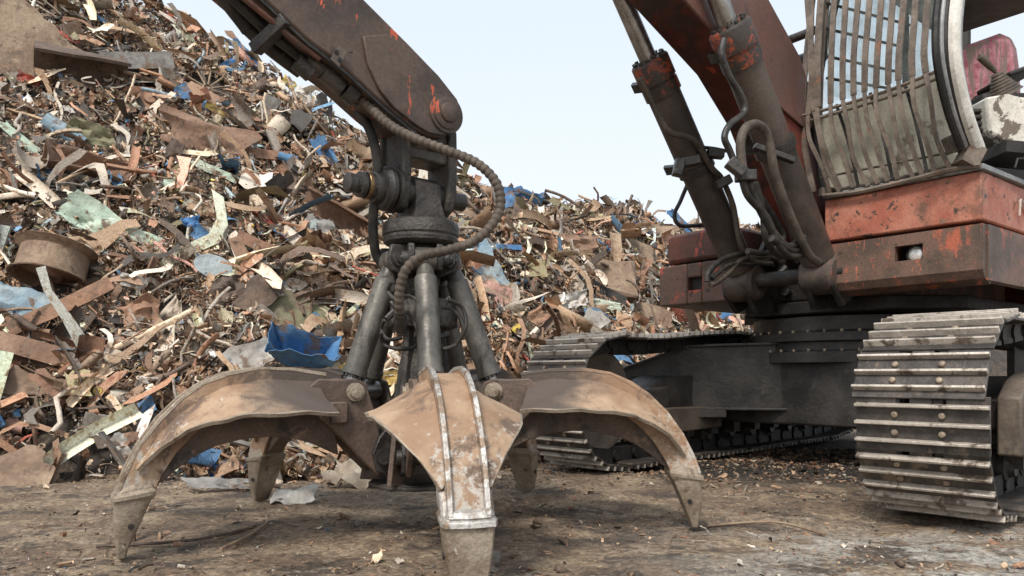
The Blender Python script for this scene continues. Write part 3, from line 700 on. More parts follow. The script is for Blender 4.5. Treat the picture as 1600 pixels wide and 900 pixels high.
# black inner lining round the rear side window
mb = MB()
mb.tube(spline([HQ(1608,-30,.42), HQ(1545,-8,.42), HQ(1512,22,.42), HQ(1508,60,.42), HQ(1508,160,.42)], 5), .045, 8)
mb.prism([(-.45,.36),(-.45,.40),(-1.42,.40),(-1.42,.36)], lambda a, q, z: H(a, q, z), ZT+.05, 2.45)
mb.build('cab_lining', M['black'], cab_o)
# front: lower panel, windscreen, posts
mb = MB()
pn = [HA(1268,186,.395), HA(1464,112,.395), HA(1500,262,.42), HA(1284,300,.42)]
mb.add(pn + [p - FW*.02 for p in pn], [(3,2,1,0),(4,5,6,7),(0,1,5,4),(1,2,6,5),(2,3,7,6),(3,0,4,7)])
mb.build('lower_front_panel', M['cabpanel'], cab_o)
mb = MB(); ws = [HA(1268,192,.37), HA(1462,120,.37), HA(1470,-250,.12), HA(1325,-190,.12)]
mb.add(ws + [p - FW*.008 for p in ws], [(3,2,1,0),(4,5,6,7),(0,1,5,4),(1,2,6,5),(2,3,7,6),(3,0,4,7)])
mb.build('windscreen', M['glass'], cab_o)
mb = MB()
mb.tube(spline([HA(1288,305,.42), HA(1274,200,.42), HA(1285,90,.36), HA(1310,-20,.28), HA(1330,-200,.10)], 6), .028, 8)
mb.build('left_post', M['black'], cab_o)
mb = MB()  # white curved door post and its dark seals
post = [HQ(1528,232,1.27), HQ(1508,175,1.27), HQ(1492,100,1.27), HQ(1490,40,1.27), HQ(1496,-30,1.27), HQ(1505,-200,1.27)]
mb.tube(spline(post, 6), .036, 10, ell=1.3); mb.build('door_post', M['cabwhite'], cab_o)
mb = MB()
mb.tube(spline([p + V(-.050,-.01,0) for p in post], 6), .014, 8); mb.tube(spline([p + V(-.105,-.01,-.0) for p in post], 6), .021, 8)
mb.build('door_seal', M['black'], cab_o)
mb = MB(); mb.tube(spline([p + V(-.078,-.02,0) for p in post], 6), .013, 8); mb.build('door_frame', M['cabgrey'], cab_o)
mb = MB(); mb.tube(spline([p + V(.045,.02,0) for p in post], 6), .016, 8); mb.build('door_frame', M['cabgrey'], cab_o)
# horizontal bars of the window seen through the windscreen
mb = MB()
for y0, y1 in ((-30,0),(5,38),(45,75),(88,115),(122,142)):
    mb.tube([HQ(1292, y0, .38), HQ(1425, y1+2, .38)], .0095, 6)
mb.tube([HQ(1412,-120,.38), HQ(1416,140,.38)], .028, 8); mb.tube([HQ(1440,-120,.38), HQ(1446,150,.38)], .014, 8)
mb.build('window_guard_rail', M['black'], cab_o)
mb = MB(); sw_ = [HQ(1292,150,.365), HQ(1292,-150,.365), HQ(1500,-150,.365), HQ(1500,175,.365)]
mb.add(sw_ + [p + QP*.006 for p in sw_], [(0,1,2,3),(7,6,5,4),(0,4,5,1),(1,5,6,2),(2,6,7,3),(3,7,4,0)]); mb.build('side_window', M['glass'], cab_o)
mb = MB(); mb.prism([(.38,.37),(.38,.41),(-.9,.41),(-.9,.37)], lambda a, q, z: H(a, q, z), ZT+.05, 2.40); mb.build('side_lower_panel', M['cabpanel'], cab_o)
# guard of bent bars
guard = MB()
def strip(pts, wd=.042, th=.012):
    pts = spline(pts, 4); vs = []
    for i, p in enumerate(pts):
        t = (pts[min(i+1, len(pts)-1)] - pts[max(i-1, 0)]).normalized(); b = t.cross(FW).normalized()
        vs += [p - b*wd/2, p + b*wd/2, p + b*wd/2 - FW*th, p - b*wd/2 - FW*th]
    m = len(pts); fs = [(i*4+k, i*4+(k+1) % 4, i*4+4+(k+1) % 4, i*4+4+k) for i in range(m-1) for k in range(4)] + [(0,1,2,3), (m*4-1, m*4-2, m*4-3, m*4-4)]
    return vs, fs
gb = MB()   # frame of the guard: middle rail (double), bottom rail
AG = .60
for pr_ in (((1254,181),(1330,160),(1400,137),(1464,111)), ((1262,190),(1335,168),(1405,146),(1466,122))):
    gb.tube(spline([HA(x, y, AG-.02) for x, y in pr_], 4), .011, 6)
gb.tube(spline([HA(x, y, AG-.06) for x, y in ((1286,306),(1340,300),(1420,282),(1480,266),(1532,258))], 4), .016, 6)
gb.tube(spline([HA(x, y, AG-.10) for x, y in ((1285,298),(1350,290),(1440,270),(1520,250))], 4), .012, 6)
gb.tube([HA(1282,278,.5), HA(1500,235,.5)], .008, 6)
gb.box(HA(1515,245,.52), (.10,.10,.12), Matrix.Rotation(.5, 3, 'Y')); gb.box(HA(1488,225,.55), (.07,.06,.10), Matrix.Rotation(-.4, 3, 'Y'))
gb.box(HA(1292,300,.5), (.09,.05,.05))
gd_o = gb.build('cab_guard', M['guard'], EX)
ups = [(1258,1268,1262),(1268,1266,1272),(1284,1276,1276),(1304,1298,1297),(1322,1316,1316),(1342,1333,1333),(1360,1351,1350),(1378,1370,1368),(1396,1388,1387),(1414,1404,1403),(1432,1424,1425),(1450,1443,1446)]
lows = [(1254,1268,1290,1294),(1262,1276,1296,1302),(1276,1288,1308,1324),(1297,1306,1322,1345),(1316,1320,1338,1352),(1333,1336,1345,1362),(1350,1356,1374,1392),(1368,1374,1384,1402),(1387,1396,1398,1412),(1403,1402,1424,1440),(1424,1430,1440,1452),(1446,1442,1466,1490)]
for i, (a, b, c) in enumerate(ups):
    t = i/11; ym = 179 - 66*t; yb = 303 - 36*t
    m = MB(); vs, fs = strip([HA(a-4, -130, AG-.14), HA(a, -40, AG-.06), HA((a+b)/2, 30, AG-.01), HA(b, 100-20*t, AG+.01), HA(c, ym, AG)], .036 if i != 2 else .048)
    m.add(vs, fs); m.build('guard_bar', M['guard'], gd_o)
    j_ = ((i*5) % 7 - 3)
    a, b, c, d = ups[i][2], ups[i][2]+5+j_, ups[i][2]+20-j_, ups[i][2]+37+j_
    m = MB(); vs, fs = strip([HA(a, ym+1, AG), HA(b, ym+(yb-ym)*.3, AG+.02), HA(c, ym+(yb-ym)*.68, AG-.02), HA(d, yb, AG-.06)], .024)
    m.add(vs, fs); m.build('guard_bar', M['guard'], gd_o)
    if i in (3, 6, 9):
        m = MB(); vs, fs = strip([HA(a+9, ym+2, AG-.05), HA(c+6, ym+60, AG-.08), HA(d+8, yb-3, AG-.08)], .018)
        m.add(vs, fs); m.build('guard_bar', M['grease'], gd_o)
m = MB(); vs, fs = strip([HA(1276,-60,.5), HA(1262,60,.5), HA(1254,150,.54), HA(1252,200,.55), HA(1270,300,.52)], .04); m.add(vs, fs); m.build('guard_bar', M['guard'], gd_o)
m = MB(); vs, fs = strip([HA(1300,-60,.5), HA(1284,60,.52), HA(1279,180,.5)], .045); m.add(vs, fs); m.build('guard_bar', M['guard'], gd_o)
# seat with towel, console, joystick
mb = MB()
sb = [(-.78,.62),(-.72,.95),(-.80,1.14),(-.93,1.14),(-.93,.62)]
def seatpt(px, py, q): return HQ(px, py, q)
outl = [(1506,168),(1504,80),(1512,70),(1540,60),(1562,52),(1577,58),(1584,72),(1588,100),(1590,130),(1592,170)]
DS = 5.15
fr = [PX(x, y, DS) for x, y in outl]; bk = [PX(x+4, y+4, DS+.16) for x, y in outl]
cen = PX(1550, 112, DS-.055)
n = len(fr); mid = [p.lerp(cen, .28) + V(0,-.045,0) for p in fr]
mb.add(fr + bk + mid, [(i, (i+1) % n, n+(i+1) % n, n+i) for i in range(n)] + [list(range(n, 2*n))[::-1]] + [(i, 2*n+i, 2*n+(i+1) % n, (i+1) % n) for i in range(n)] + [list(range(2*n, 3*n))], True)
seat = mb.build('seat_backrest', M['towel'], cab_o)
mb = MB(); mb.box(PX(1556,178,5.05), (.5,.5,.12)); mb.box(PX(1556,215,5.1), (.36,.36,.22))
mb.build('seat_cushion', M['black'], cab_o, .03)
for k in range(4):
    m = MB(); m.box(PX(1524, 178+k*10, 4.75), (.14,.14,.026)); m.build('seat_bellows', M['grease'], cab_o, .008)
mb = MB()
c = [PX(1541,150,4.62), PX(1575,148,4.52), PX(1612,152,4.50), PX(1614,232,4.52), PX(1586,226,4.50), PX(1545,208,4.62)]
e = [p + V(.02,.34,.02) for p in c]; n = 6
mb.add(c + e, [list(range(n)), list(range(n, 2*n))[::-1]] + [(i, n+i, n+(i+1) % n, (i+1) % n) for i in range(n)])
con = mb.build('control_console', M['console'], cab_o, .02)
mb = MB(); mb.box(PX(1590,243,4.6), (.34,.3,.07), Matrix.Rotation(.1,3,'Y')); mb.tube([PX(1600,248,4.3), PX(1590,248,4.3), PX(1586,262,4.3)], .007, 6); mb.build('console_base', M['black'], cab_o)
mb = MB()
p0, p1 = PX(1570,146,4.62), PX(1556,112,4.60); u = (p1-p0).normalized()
prof = [(.10,-.01),(.085,.01)]
for k in range(7): r = .088 - k*.009; prof += [(r, .012+k*.019), (r-.010, .022+k*.019)]
mb.lathe(prof + [(.001,.145)], p0, u, 20); mb.build('lever_boot', M['conduit'], con)
mb = MB(); mb.tube([p1, PX(1545,102,4.6), PX(1533,90,4.58), PX(1529,89,4.58)], [.014,.020,.024,.018], 10); mb.build('joystick', M['conduit'], con)
mb = MB(); mb.box(PX(1585,120,4.95), (.35,.4,.03), Matrix.Rotation(-.35,3,'Y')); mb.build('armrest', M['black'], cab_o, .01)
mb = MB(); mb.prism([(.52,.36),(.52,1.31),(-1.4,1.39),(-1.4,1.30),(.47,1.24),(.47,.36)], lambda a, q, z: H(a, q, z), ZT+.004, ZT+.035); mb.build('cab_sill', M['cabgrey'], cab_o, .004)

# --- stick
sp_px = [(400,-30),(350,-75),(420,-170),(640,-20+0)]
def SQ(x, y, q=.135): return az(HQ(x, y, q))
side_px = [(416,0),(480,60),(540,106),(600,162),(645,200),(668,211),(690,215),(708,207),(719,192),(720,175),(714,155),(683,115),(640,70),(575,5)]
prof = [SQ(x, y) for x, y in side_px]
lo, hi = Vector(prof[0]), Vector(prof[-1]); dl = (Vector(prof[0]) - Vector(prof[3])).normalized(); dh = (Vector(prof[-1]) - Vector(prof[-3])).normalized()
prof = prof + [tuple(hi + dh*1.0), tuple(hi + dh*1.9 + Vector((.1,-.1))), tuple(lo + dl*2.0)]
mb = MB(); mb.prism(prof, lambda a, z, q: H(a, q, z), -.135, .135)
stick = mb.build('stick', M['stick'], EX, .008)
mb = MB(); ep = [(565,58),(572,100),(590,140),(612,168),(648,197),(668,209),(690,213),(707,205),(717,192),(718,176),(712,157),(683,120),(640,76),(600,55)]
mb.prism([SQ(x, y) for x, y in ep], lambda a, z, q: H(a, q, z), .137, .150); mb.build('end_plate', M['stick'], stick, .005)
PINC = HQ(697,178,.15)
mb = MB(); mb.lathe([(.088,0),(.086,.008),(.070,.010),(.070,.016),(.060,.020),(.044,.021),(.043,.030),(.038,.034),(.001,.035)], PINC, QP, 28)
mb.build('stick_pin', M['stick'], stick)
# flange under the stick and the pipes strapped to it
mb = MB()
for q in (-.115, .118):
    lowp = [SQ(x, y, q) for x, y in ((416,0),(480,60),(540,106),(600,162),(650,203))]
    lowp = [tuple(Vector(lowp[0]) + dl*1.5)] + lowp
    mb.prism(lowp + [(a, z - .028) for a, z in lowp[::-1]], lambda a, z, qq: H(a, qq, z), q-.008, q+.008)
mb.build('stick_flange', M['grease'], stick, .002)
u3 = lambda x, y, q=.02: HQ(x, y, q)
ext = lambda p, q_, k=1.3: p + (p - q_).normalized()*k
def pipe(pts, r, mat, name='hydraulic_pipe'):
    P = [u3(*p) for p in pts]; P = [ext(P[0], P[1])] + P; return hose(P, r, mat, name, stick)
pipe([(388,2,.10),(425,32,.10),(455,58,.10),(500,92,.10)], .013, worn('red_pipe', (.16,.07,.05), (.09,.06,.05), [((.03,.026,.024), 20, .58, .1)], .4, metal=.2), 'hydraulic_pipe')
pipe([(375,8,.0),(420,50,.0),(470,88,.0),(520,128,.0),(560,160,0)], .024, M['grease'])
pipe([(352,0,-.08),(385,42,-.08),(425,78,-.08),(470,112,-.08)], .030, M['rubber'], 'hose')
mb = MB()
for a, b, r in (((478,95),(508,112),.030), ((505,112),(535,138),.036), ((540,138),(556,152),.048), ((463,96),(486,116),.036)):
    mb.tube([u3(*a, .04), u3(*b, .04)], r, 12)
mb.build('pipe_coupling', M['hub'], stick)
mb = MB()
for (x0, y0), (x1, y1) in (((398,78),(448,30)), ((524,108),(540,75))):
    a, b = u3(x0, y0, -.02), u3(x1, y1, .13); t = (b-a).normalized(); k = t.cross(V(0,1,0)).normalized()
    mb.box((a+b)/2, ((b-a).length, .05, .045), Matrix((t, k.cross(t), k)).transposed())
mb.build('pipe_clamp', M['grease'], stick, .004)
mb = MB(); ls = [(516,92),(528,70),(542,80),(530,104)]
mb.add([HQ(x, y, .15) for x, y in ls] + [HQ(x, y, .165) for x, y in ls], [(0,1,2,3),(7,6,5,4),(0,4,5,1),(1,5,6,2),(2,6,7,3),(3,7,4,0)])
mb.cur = 1
for x, y in ((526,82),(531,94)): mb.lathe([(.010,0),(.010,.003),(.001,.0035)], HQ(x, y, .165), QP, 10)
mb.build('lug', [M['frame_tan'], M['black']], stick)
hose([HQ(455,62,.1), HQ(458,52,.1), HQ(470,56,.1), HQ(466,72,.1), HQ(478,66,.1), HQ(486,68,.1)], .006, M['cyl'], 'wire_loop', stick)
# ------------------------------------------------------------------ orange-peel grab
G = V(-.42, 3.39, 0)
GR = empty('orange_peel_grab', G)
tag(GR, 'rusty five-tined orange peel grab standing on its tips on the dirt', 'grab')
# link hung on the stick pin; upper pin along QP, lower pin along FW
LP = G + V(0,0,1.515)
mb = MB()
RL = Matrix((FW, QP, V(0,0,1))).transposed()
for s in (-1, 1):
    pts = [(-.09,.30),(.09,.30),(.095,.12),(.085,0),(.06,-.07),(0,-.095),(-.06,-.07),(-.085,0),(-.095,.12)]
    if s > 0: pts = [(-.075,.33),(.07,.33),(.08,.12),(.075,0),(.05,-.08),(0,-.10),(-.05,-.08),(-.075,0),(-.085,.12)]
    mb.prism(pts, lambda q, z, h, s=s: LP + FW*(s*.118 + h) + QP*q + V(0,0,z), -.024, .024)
mb.box(LP + V(0,0,.165), (.22,.15,.05), RL); mb.box(LP + V(0,0,.27), (.22,.15,.08), RL)
mb.box(LP + V(0,0,.33) + FW*.03, (.12,.20,.14), RL)
mb.prism([(.10,.33),(.16,.36),(.165,.10),(.12,.08)], lambda f, z, q: LP + FW*f + QP*q + V(0,0,z), -.10, -.075)
link = mb.build('suspension_link', M['hub'], GR, .01)
mb = MB()
prof = [(.03,.375),(.042,.37),(.042,.335),(.036,.33),(.036,.318),(.056,.315),(.056,.296),(.046,.292),(.046,.278),(.056,.275),(.056,.250),(.066,.246),(.070,.235),(.070,.215),(.088,.212),(.093,.195),(.098,.19),(.098,.172),(.085,.170),(.085,.160),(.104,.158),(.104,.144),(.06,.142),(.06,-.16),(.042,-.165),(.042,-.235),(.03,-.245),(.001,-.246)]
mb.lathe([(.001,.377)] + prof, LP, FW, 28); sp = mb.build('swivel_pin', M['grease'], link)
mb = MB(); mb.lathe([(.0575,.286),(.060,.283),(.060,.270),(.0575,.267)], LP, FW, 28); mb.build('brass_ring', worn('brassy_ring', (.16,.10,.045), (.22,.15,.08), [], .35, metal=.6, sc=20, bump=.001), link)
# rotator neck and disc
mb = MB()
nk = [(-.085,1.37),(-.085,1.40),(-.066,1.48),(-.062,1.56),(-.03,1.585),(.03,1.585),(.062,1.56),(.066,1.48),(.085,1.40),(.085,1.37)]
mb.prism(nk, lambda q, z, h: G + QP*q + FW*h*(1 + max(0, 1.46-z)*4) + V(0,0,z), -.066, .066)
mb.lathe([(.06,1.40),(.12,1.395),(.155,1.388),(.172,1.378),(.176,1.362),(.176,1.325),(.170,1.318),(.170,1.312),(.174,1.306),(.170,1.29),(.145,1.275),(.10,1.272)], G, (0,0,1), 48)
rot = mb.build('rotator', M['hub'], GR, 0)
# hub column
mb = MB()
mb.lathe([(.085,1.275),(.085,1.23),(.13,1.225),(.13,1.16),(.095,1.14),(.085,1.08),(.075,1.03)], G, (0,0,1), 10, False)
mb.lathe([(.08,1.035),(.165,1.03),(.17,1.02),(.17,.91),(.16,.90),(.08,.895)], G, (0,0,1), 8, False)
mb.lathe([(.085,.895),(.082,.80),(.105,.72),(.12,.60),(.17,.50),(.21,.44),(.215,.26),(.17,.20),(.05,.185),(.001,.185)], G, (0,0,1), 10, False)
mb.lathe([(.10,.215),(.235,.21),(.24,.20),(.24,.185),(.001,.18)], G, (0,0,1), 10, False)
hub = mb.build('hub', M['hub'], GR, .008)
TIN = [  # angle (deg), reach scale, drop
 (-75.5,.925,.0), (-150.0,.985,.012), (146.0,.93,0), (62.0,.86,0), (-2.0,1.005,0)]
def interp(tbl, x):
    return np.interp(x, [t[0] for t in tbl], [t[1] for t in tbl])
TOP = [(.24,.60),(.30,.665),(.36,.685),(.46,.692),(.60,.712),(.74,.715),(.86,.695),(.95,.655),(1.03,.60),(1.11,.52),(1.18,.42),(1.225,.33),(1.255,.25)]
BOT = [(1.135,.235),(1.10,.31),(1.05,.39),(.98,.465),(.90,.525),(.80,.565),(.70,.583),(.60,.575),(.50,.52),(.40,.43),(.30,.35),(.22,.28)]
rt = random.Random(5)
for ti, (ang, k, dr) in enumerate(TIN):
    ca, sa = math.cos(rad(ang)), math.sin(rad(ang))
    def TP(r, wd, z, k=k, ca=ca, sa=sa):
        r2 = r if r < .35 else .35 + (r-.35)*((1.24*k-.35)/(1.24-.35))
        return G + V(ca*r2 - sa*wd, sa*r2 + ca*wd, z)
    # lugs on the hub
    for sgn in (-1, 1):
        m = MB(); m.prism([(.07,1.27),(.17,1.265),(.185,1.20),(.165,1.15),(.08,1.12)], lambda r, z, h, s=sgn: TP(r, s*.062+h, z), -.014, .014); m.build('upper_lug', M['grease'], hub, .005)
        m = MB(); m.prism([(.12,.55),(.24,.42),(.27,.35),(.25,.27),(.12,.23)], lambda r, z, h, s=sgn: TP(r, s*.10+h, z), -.014, .014); m.build('lower_lug', M['grease'], hub, .005)
    m = MB(); m.tube([TP(.135,-.105,1.2), TP(.135,.105,1.2)], .036, 14); m.tube([TP(.135,-.12,1.2), TP(.135,.12,1.2)], .022, 12)
    m.build('upper_pin', M['grease'], hub)
    m = MB(); m.tube([TP(.225,-.135,.335), TP(.225,.135,.335)], .034, 14); m.build('lower_pin', M['grease'], hub)
    # cylinder
    a, b = TP(.135,0,1.2), TP(.318,0,.685); u = (b-a).normalized()
    m = MB(); m.lathe([(.040,-.052),(.052,-.047),(.052,.047),(.040,.052),(.02,.053)], a, V(-sa, ca, 0), 18)
    m.tube([a + u*.02, a + u*.085, a + u*.095, b - u*.03, b - u*.03, b], [.032,.042,.051,.051,.056,.056], 26)
    cyl = m.build('grab_cylinder', M['cyl'], GR)
    pn_ = TP(.342,0,.615)
    m = MB(); m.tube([b, pn_], .030, 16); m.lathe([(.034,-.05),(.05,-.045),(.05,.045),(.034,.05),(.02,.051)], pn_, V(-sa, ca, 0), 18); m.build('cylinder_rod', M['chrome'], cyl)
    m = MB()
    for q in range(10):
        th = 2*math.pi*q/10; e1 = u.cross(V(-sa, ca, 0)).normalized(); e2 = V(-sa, ca, 0)
        m.lathe([(.008,0),(.008,.012),(.001,.013)], b + (e1*math.cos(th) + e2*math.sin(th))*.046, u, 6, False)
    m.build('gland_bolts', M['grease'], cyl)
    # tine: two side plates proud of the fill between them
    m = MB()
    arm = [p for p in TOP if p[0] > .40] ; armb = [p for p in BOT if p[0] > .42]
    inner = [(r - (.010 if r > 1 else 0), z-.020) for r, z in arm]
    m.prism(inner + [(r+.008, z+.008) for r, z in armb], lambda r, z, h: TP(r, h, z), -.052, .052)
    ms = 0
    m.cur = 0
    for sgn in (-1, 1):
        m.prism(arm + armb, lambda r, z, h, s=sgn: TP(r, s*.060 + h, z), -.0085, .0085)
    TM = M['tan_front'] if ti == 0 else M['tan']
    tine = m.build('tine', TM, GR, .003)
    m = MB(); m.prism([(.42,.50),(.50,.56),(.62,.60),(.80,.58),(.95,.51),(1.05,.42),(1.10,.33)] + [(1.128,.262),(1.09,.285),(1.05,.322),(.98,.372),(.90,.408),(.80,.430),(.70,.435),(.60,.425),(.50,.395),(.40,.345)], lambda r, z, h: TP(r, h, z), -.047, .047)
    m.build('web', M['tan_dark'], tine, .004)  # dark brown web, its colour also painting the shade below the wing
    # worn bright crest of the two plates
    for sgn in (-1, 1):
        m = MB(); n = len(arm); vs = []
        for i, (r, z) in enumerate(arm):
            t = Vector(arm[min(i+1, n-1)]) - Vector(arm[max(i-1, 0)]); nn = Vector((-t.y, t.x)).normalized()
            if nn.y < 0: nn = -nn
            wob = .010 + .004*math.sin(i*2.3 + ti)
            for dw, dn in ((-.0105,-wob),(.0105,-wob*.8),(.008,.006),(-.008,.006)):
                vs.append(TP(r + nn.x*dn, sgn*.060 + dw, z + nn.y*dn))
        m.add(vs, [(i*4+q, i*4+(q+1) % 4, i*4+4+(q+1) % 4, i*4+4+q) for i in range(n-1) for q in range(4)] + [(3,2,1,0), (n*4-4, n*4-3, n*4-2, n*4-1)])
        m.build('ridge_weld', M['bright'] if ti == 0 else (M['tooth'] if ti == 1 else M['tan']), tine, .002)
    # wings
    for sgn in (-1, 1):
        WD = [(.50,.195),(.56,.215),(.64,.228),(.74,.228),(.84,.213),(.94,.185),(1.03,.145),(1.10,.095),(1.16,.045),(1.2,.012)]
        DR = [(.50,.125),(.60,.13),(.75,.13),(.90,.105),(1.05,.06),(1.2,.01)]
        def wf(u_, t, s=sgn):
            r = .50 + .69*u_ + .035*t*(1-u_)*0
            zc = interp(TOP, r) - .035 - .02*u_
            w_ = interp(WD, r)*(1 + .015*math.sin(u_*19+ti+s) * t)
            rr = r - .04*t*(1-u_)**2 - .10*u_*0
            bulge = -.012*math.sin(math.pi*t)*(1-u_)
            return TP(rr, s*(.062 + t*w_), zc - interp(DR, r)*t**.95 + bulge + .003*math.sin(u_*23+t*9+ti))
        m = MB(); m.sheet(wf, 26, 22, -.014*sgn, True, lambda u_, t: 1 if t > .955 + .02*math.sin(u_*31) else 0)
        m.build('wing', [TM, M['tooth']], tine)
    # dark knuckle
    m = MB()
    kn = [(.20,.29),(.25,.52),(.295,.655),(.34,.672),(.40,.668),(.50,.672),(.54,.64),(.55,.585),(.50,.51),(.40,.42),(.33,.34),(.24,.25)]
    for sgn in (-1, 1):
        m.prism(kn, lambda r, z, h, s=sgn: TP(r, s*.084 + h, z), -.012, .012)
    m.prism([(.36,.655),(.50,.655),(.52,.58),(.42,.46),(.33,.37),(.28,.36),(.30,.5)], lambda r, z, h: TP(r, h, z), -.071, .071)
    m.box(TP(.42,.105,.53), (.07,.05,.09), Matrix.Rotation(rad(ang), 3, 'Z')); 
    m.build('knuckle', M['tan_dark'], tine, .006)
    m = MB(); m.lathe([(.001,.122),(.026,.12),(.026,.108),(.040,.106),(.040,.096),(.036,.09),(.036,-.09),(.040,-.096),(.040,-.106),(.026,-.108),(.026,-.12),(.001,-.122)], pn_, V(-sa, ca, 0), 16); m.build('pin', M['tooth'], tine)
    # collar and tooth
    def ring(zc, rc, hr, hw, tilt=0): return [TP(rc+sr*hr, sw*hw, zc + sr*tilt) for sr, sw in ((-1,-1),(-.7,-1.12),(.7,-1.12),(1,-1),(1.08,0),(1,1),(.7,1.12),(-.7,1.12),(-1,1),(-1.08,0))]
    def loft(m, rings, smooth=False):
        n = len(rings[0]); vs = [p for r in rings for p in r]
        m.add(vs, [(i*n+q, i*n+(q+1) % n, (i+1)*n+(q+1) % n, (i+1)*n+q) for i in range(len(rings)-1) for q in range(n)] + [list(range(n))[::-1], [(len(rings)-1)*n+q for q in range(n)]], smooth)
    m = MB()
    if ti == 0: loft(m, [ring(.350,1.135,.050,.070,-.03), ring(.335,1.142,.062,.076,-.03), ring(.29,1.165,.064,.077,-.03), ring(.262,1.178,.064,.077,-.02)])
    loft(m, [ring(.285,1.190,.060,.060,-.02), ring(.272,1.193,.066,.064,-.02), ring(.262,1.195,.068,.067,-.015), ring(.254,1.190,.066,.068,-.01), ring(.246,1.194,.074,.080,-.01), ring(.228,1.197,.074,.080,-.01), ring(.220,1.198,.066,.074)])
    m.build('collar', M['bright'] if ti == 0 else M['tooth'], tine, .005)
    m = MB(); loft(m, [ring(.222,1.198,.060,.074), ring(.15,1.216,.048,.068), ring(.09,1.228,.035,.060), ring(.035,1.236,.019,.048), ring(.004,1.238,.013,.040), ring(-.006,1.239,.004,.018)])
    tooth = m.build('tooth', M['tooth'], tine, .006)
    m = MB()
    for sgn in (-1, 1): m.lathe([(.011,0),(.011,.004),(.001,.0045)], TP(1.208, sgn*.074, .125), V(-sa*sgn, ca*sgn, 0), 10)
    m.build('pin_hole', M['black'], tooth)
# gusset plates visible low on the hub between tines
mb = MB()
for ang in (-112, -38, 15, 100, 180):
    ca, sa = math.cos(rad(ang)), math.sin(rad(ang))
    mb.prism([(.12,.50),(.24,.42),(.28,.21),(.12,.20)], lambda r, z, h: G + V(ca*r - sa*h, sa*r + ca*h, z), -.012, .012)
    mb.lathe([(.035,0),(.035,.02),(.02,.03),(.001,.031)], G + V(ca*.205, sa*.205, .33), V(ca, sa, 0), 8)
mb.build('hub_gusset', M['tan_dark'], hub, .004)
# trunk plates under the manifold
mb = MB()
for ang, wd in ((-118, .07), (-62, .05), (0, .06), (130, .07)):
    ca, sa = math.cos(rad(ang)), math.sin(rad(ang))
    mb.prism([(.0,.92),(.11,.90),(.13,.70),(.17,.50),(.0,.45)], lambda r, z, h: G + V(ca*r - sa*h, sa*r + ca*h, z), -.014, .014)
mb.build('hub_rib', M['hub'], hub, .005)
def corrugated(pts, r, n=9, pitch=.026):
    P = spline(pts, n); L = [0]
    for i in range(len(P)-1): L.append(L[-1] + (P[i+1]-P[i]).length)
    out, rs = [], []; t = 0; total = L[-1]; st = pitch/4; k = 0
    while t < total:
        i = max(0, min(len(P)-2, int(np.searchsorted(L, t)) - 1)); u = (t-L[i])/max(1e-6, L[i+1]-L[i])
        out.append(P[i].lerp(P[i+1], u)); rs.append(r*(1.0, 1.12, 1.12, .93)[k % 4]); t += st; k += 1
    m = MB(); m.tube(out, rs, 14, smooth=False); return m
hp = [PX(548,140,3.15), PX(575,165,3.12), PX(610,196,3.08), PX(650,217,3.05), PX(700,236,3.05), PX(745,255,3.05), PX(775,285,3.04), PX(782,320,3.03), PX(768,352,3.02), PX(738,378,3.02), PX(695,392,3.01), PX(660,400,3.0), PX(635,420,3.0), PX(625,450,3.02), PX(624,480,3.05), PX(626,500,3.1)]
corrugated(hp, .019).build('corrugated_hose', M['conduit'], GR)
mb = MB(); mb.tube([PX(626,490,3.07), PX(626,515,3.12)], .028, 12); mb.tube([PX(626,510,3.12), PX(626,520,3.13)], .02, 8); mb.build('hose_fitting', M['grease'], hub)
hose([PX(478,95,3.25), PX(500,118,3.25), PX(525,140,3.25), PX(552,165,3.25), PX(572,192,3.25), PX(584,222,3.25), PX(590,260,3.25), PX(587,300,3.27), PX(583,340,3.3), PX(584,375,3.32), PX(590,402,3.35), PX(612,430,3.36)], .022, M['rubber'], 'hose', GR)
for pts in ([(595,520),(600,538),(622,545),(645,543),(655,530),(648,505),(635,485)], [(690,480),(710,485),(724,510),(716,535),(695,545),(688,540)], [(700,468),(722,480),(728,510),(712,540)],
            [(625,462),(645,465),(660,480),(655,500)], [(600,500),(596,515),(606,530),(628,528)], [(612,440),(606,455),(620,468),(640,462)]):
    hose([PX(x, y, 3.15 + .03*(i % 2)) for i, (x, y) in enumerate(pts)], .0085, M['rubber'], 'hose', hub, 6, 8)
rr_ = random.Random(9)
for k in range(14):
    mb = MB(); c = PX(rr_.uniform(610,712), rr_.uniform(425,535), 3.24); mb.tube([c, c + V(rr_.uniform(-.04,.04), -.02, rr_.uniform(-.05,.05))], rr_.uniform(.010,.018), 7); mb.build('hydraulic_fitting', M['grease'], hub)
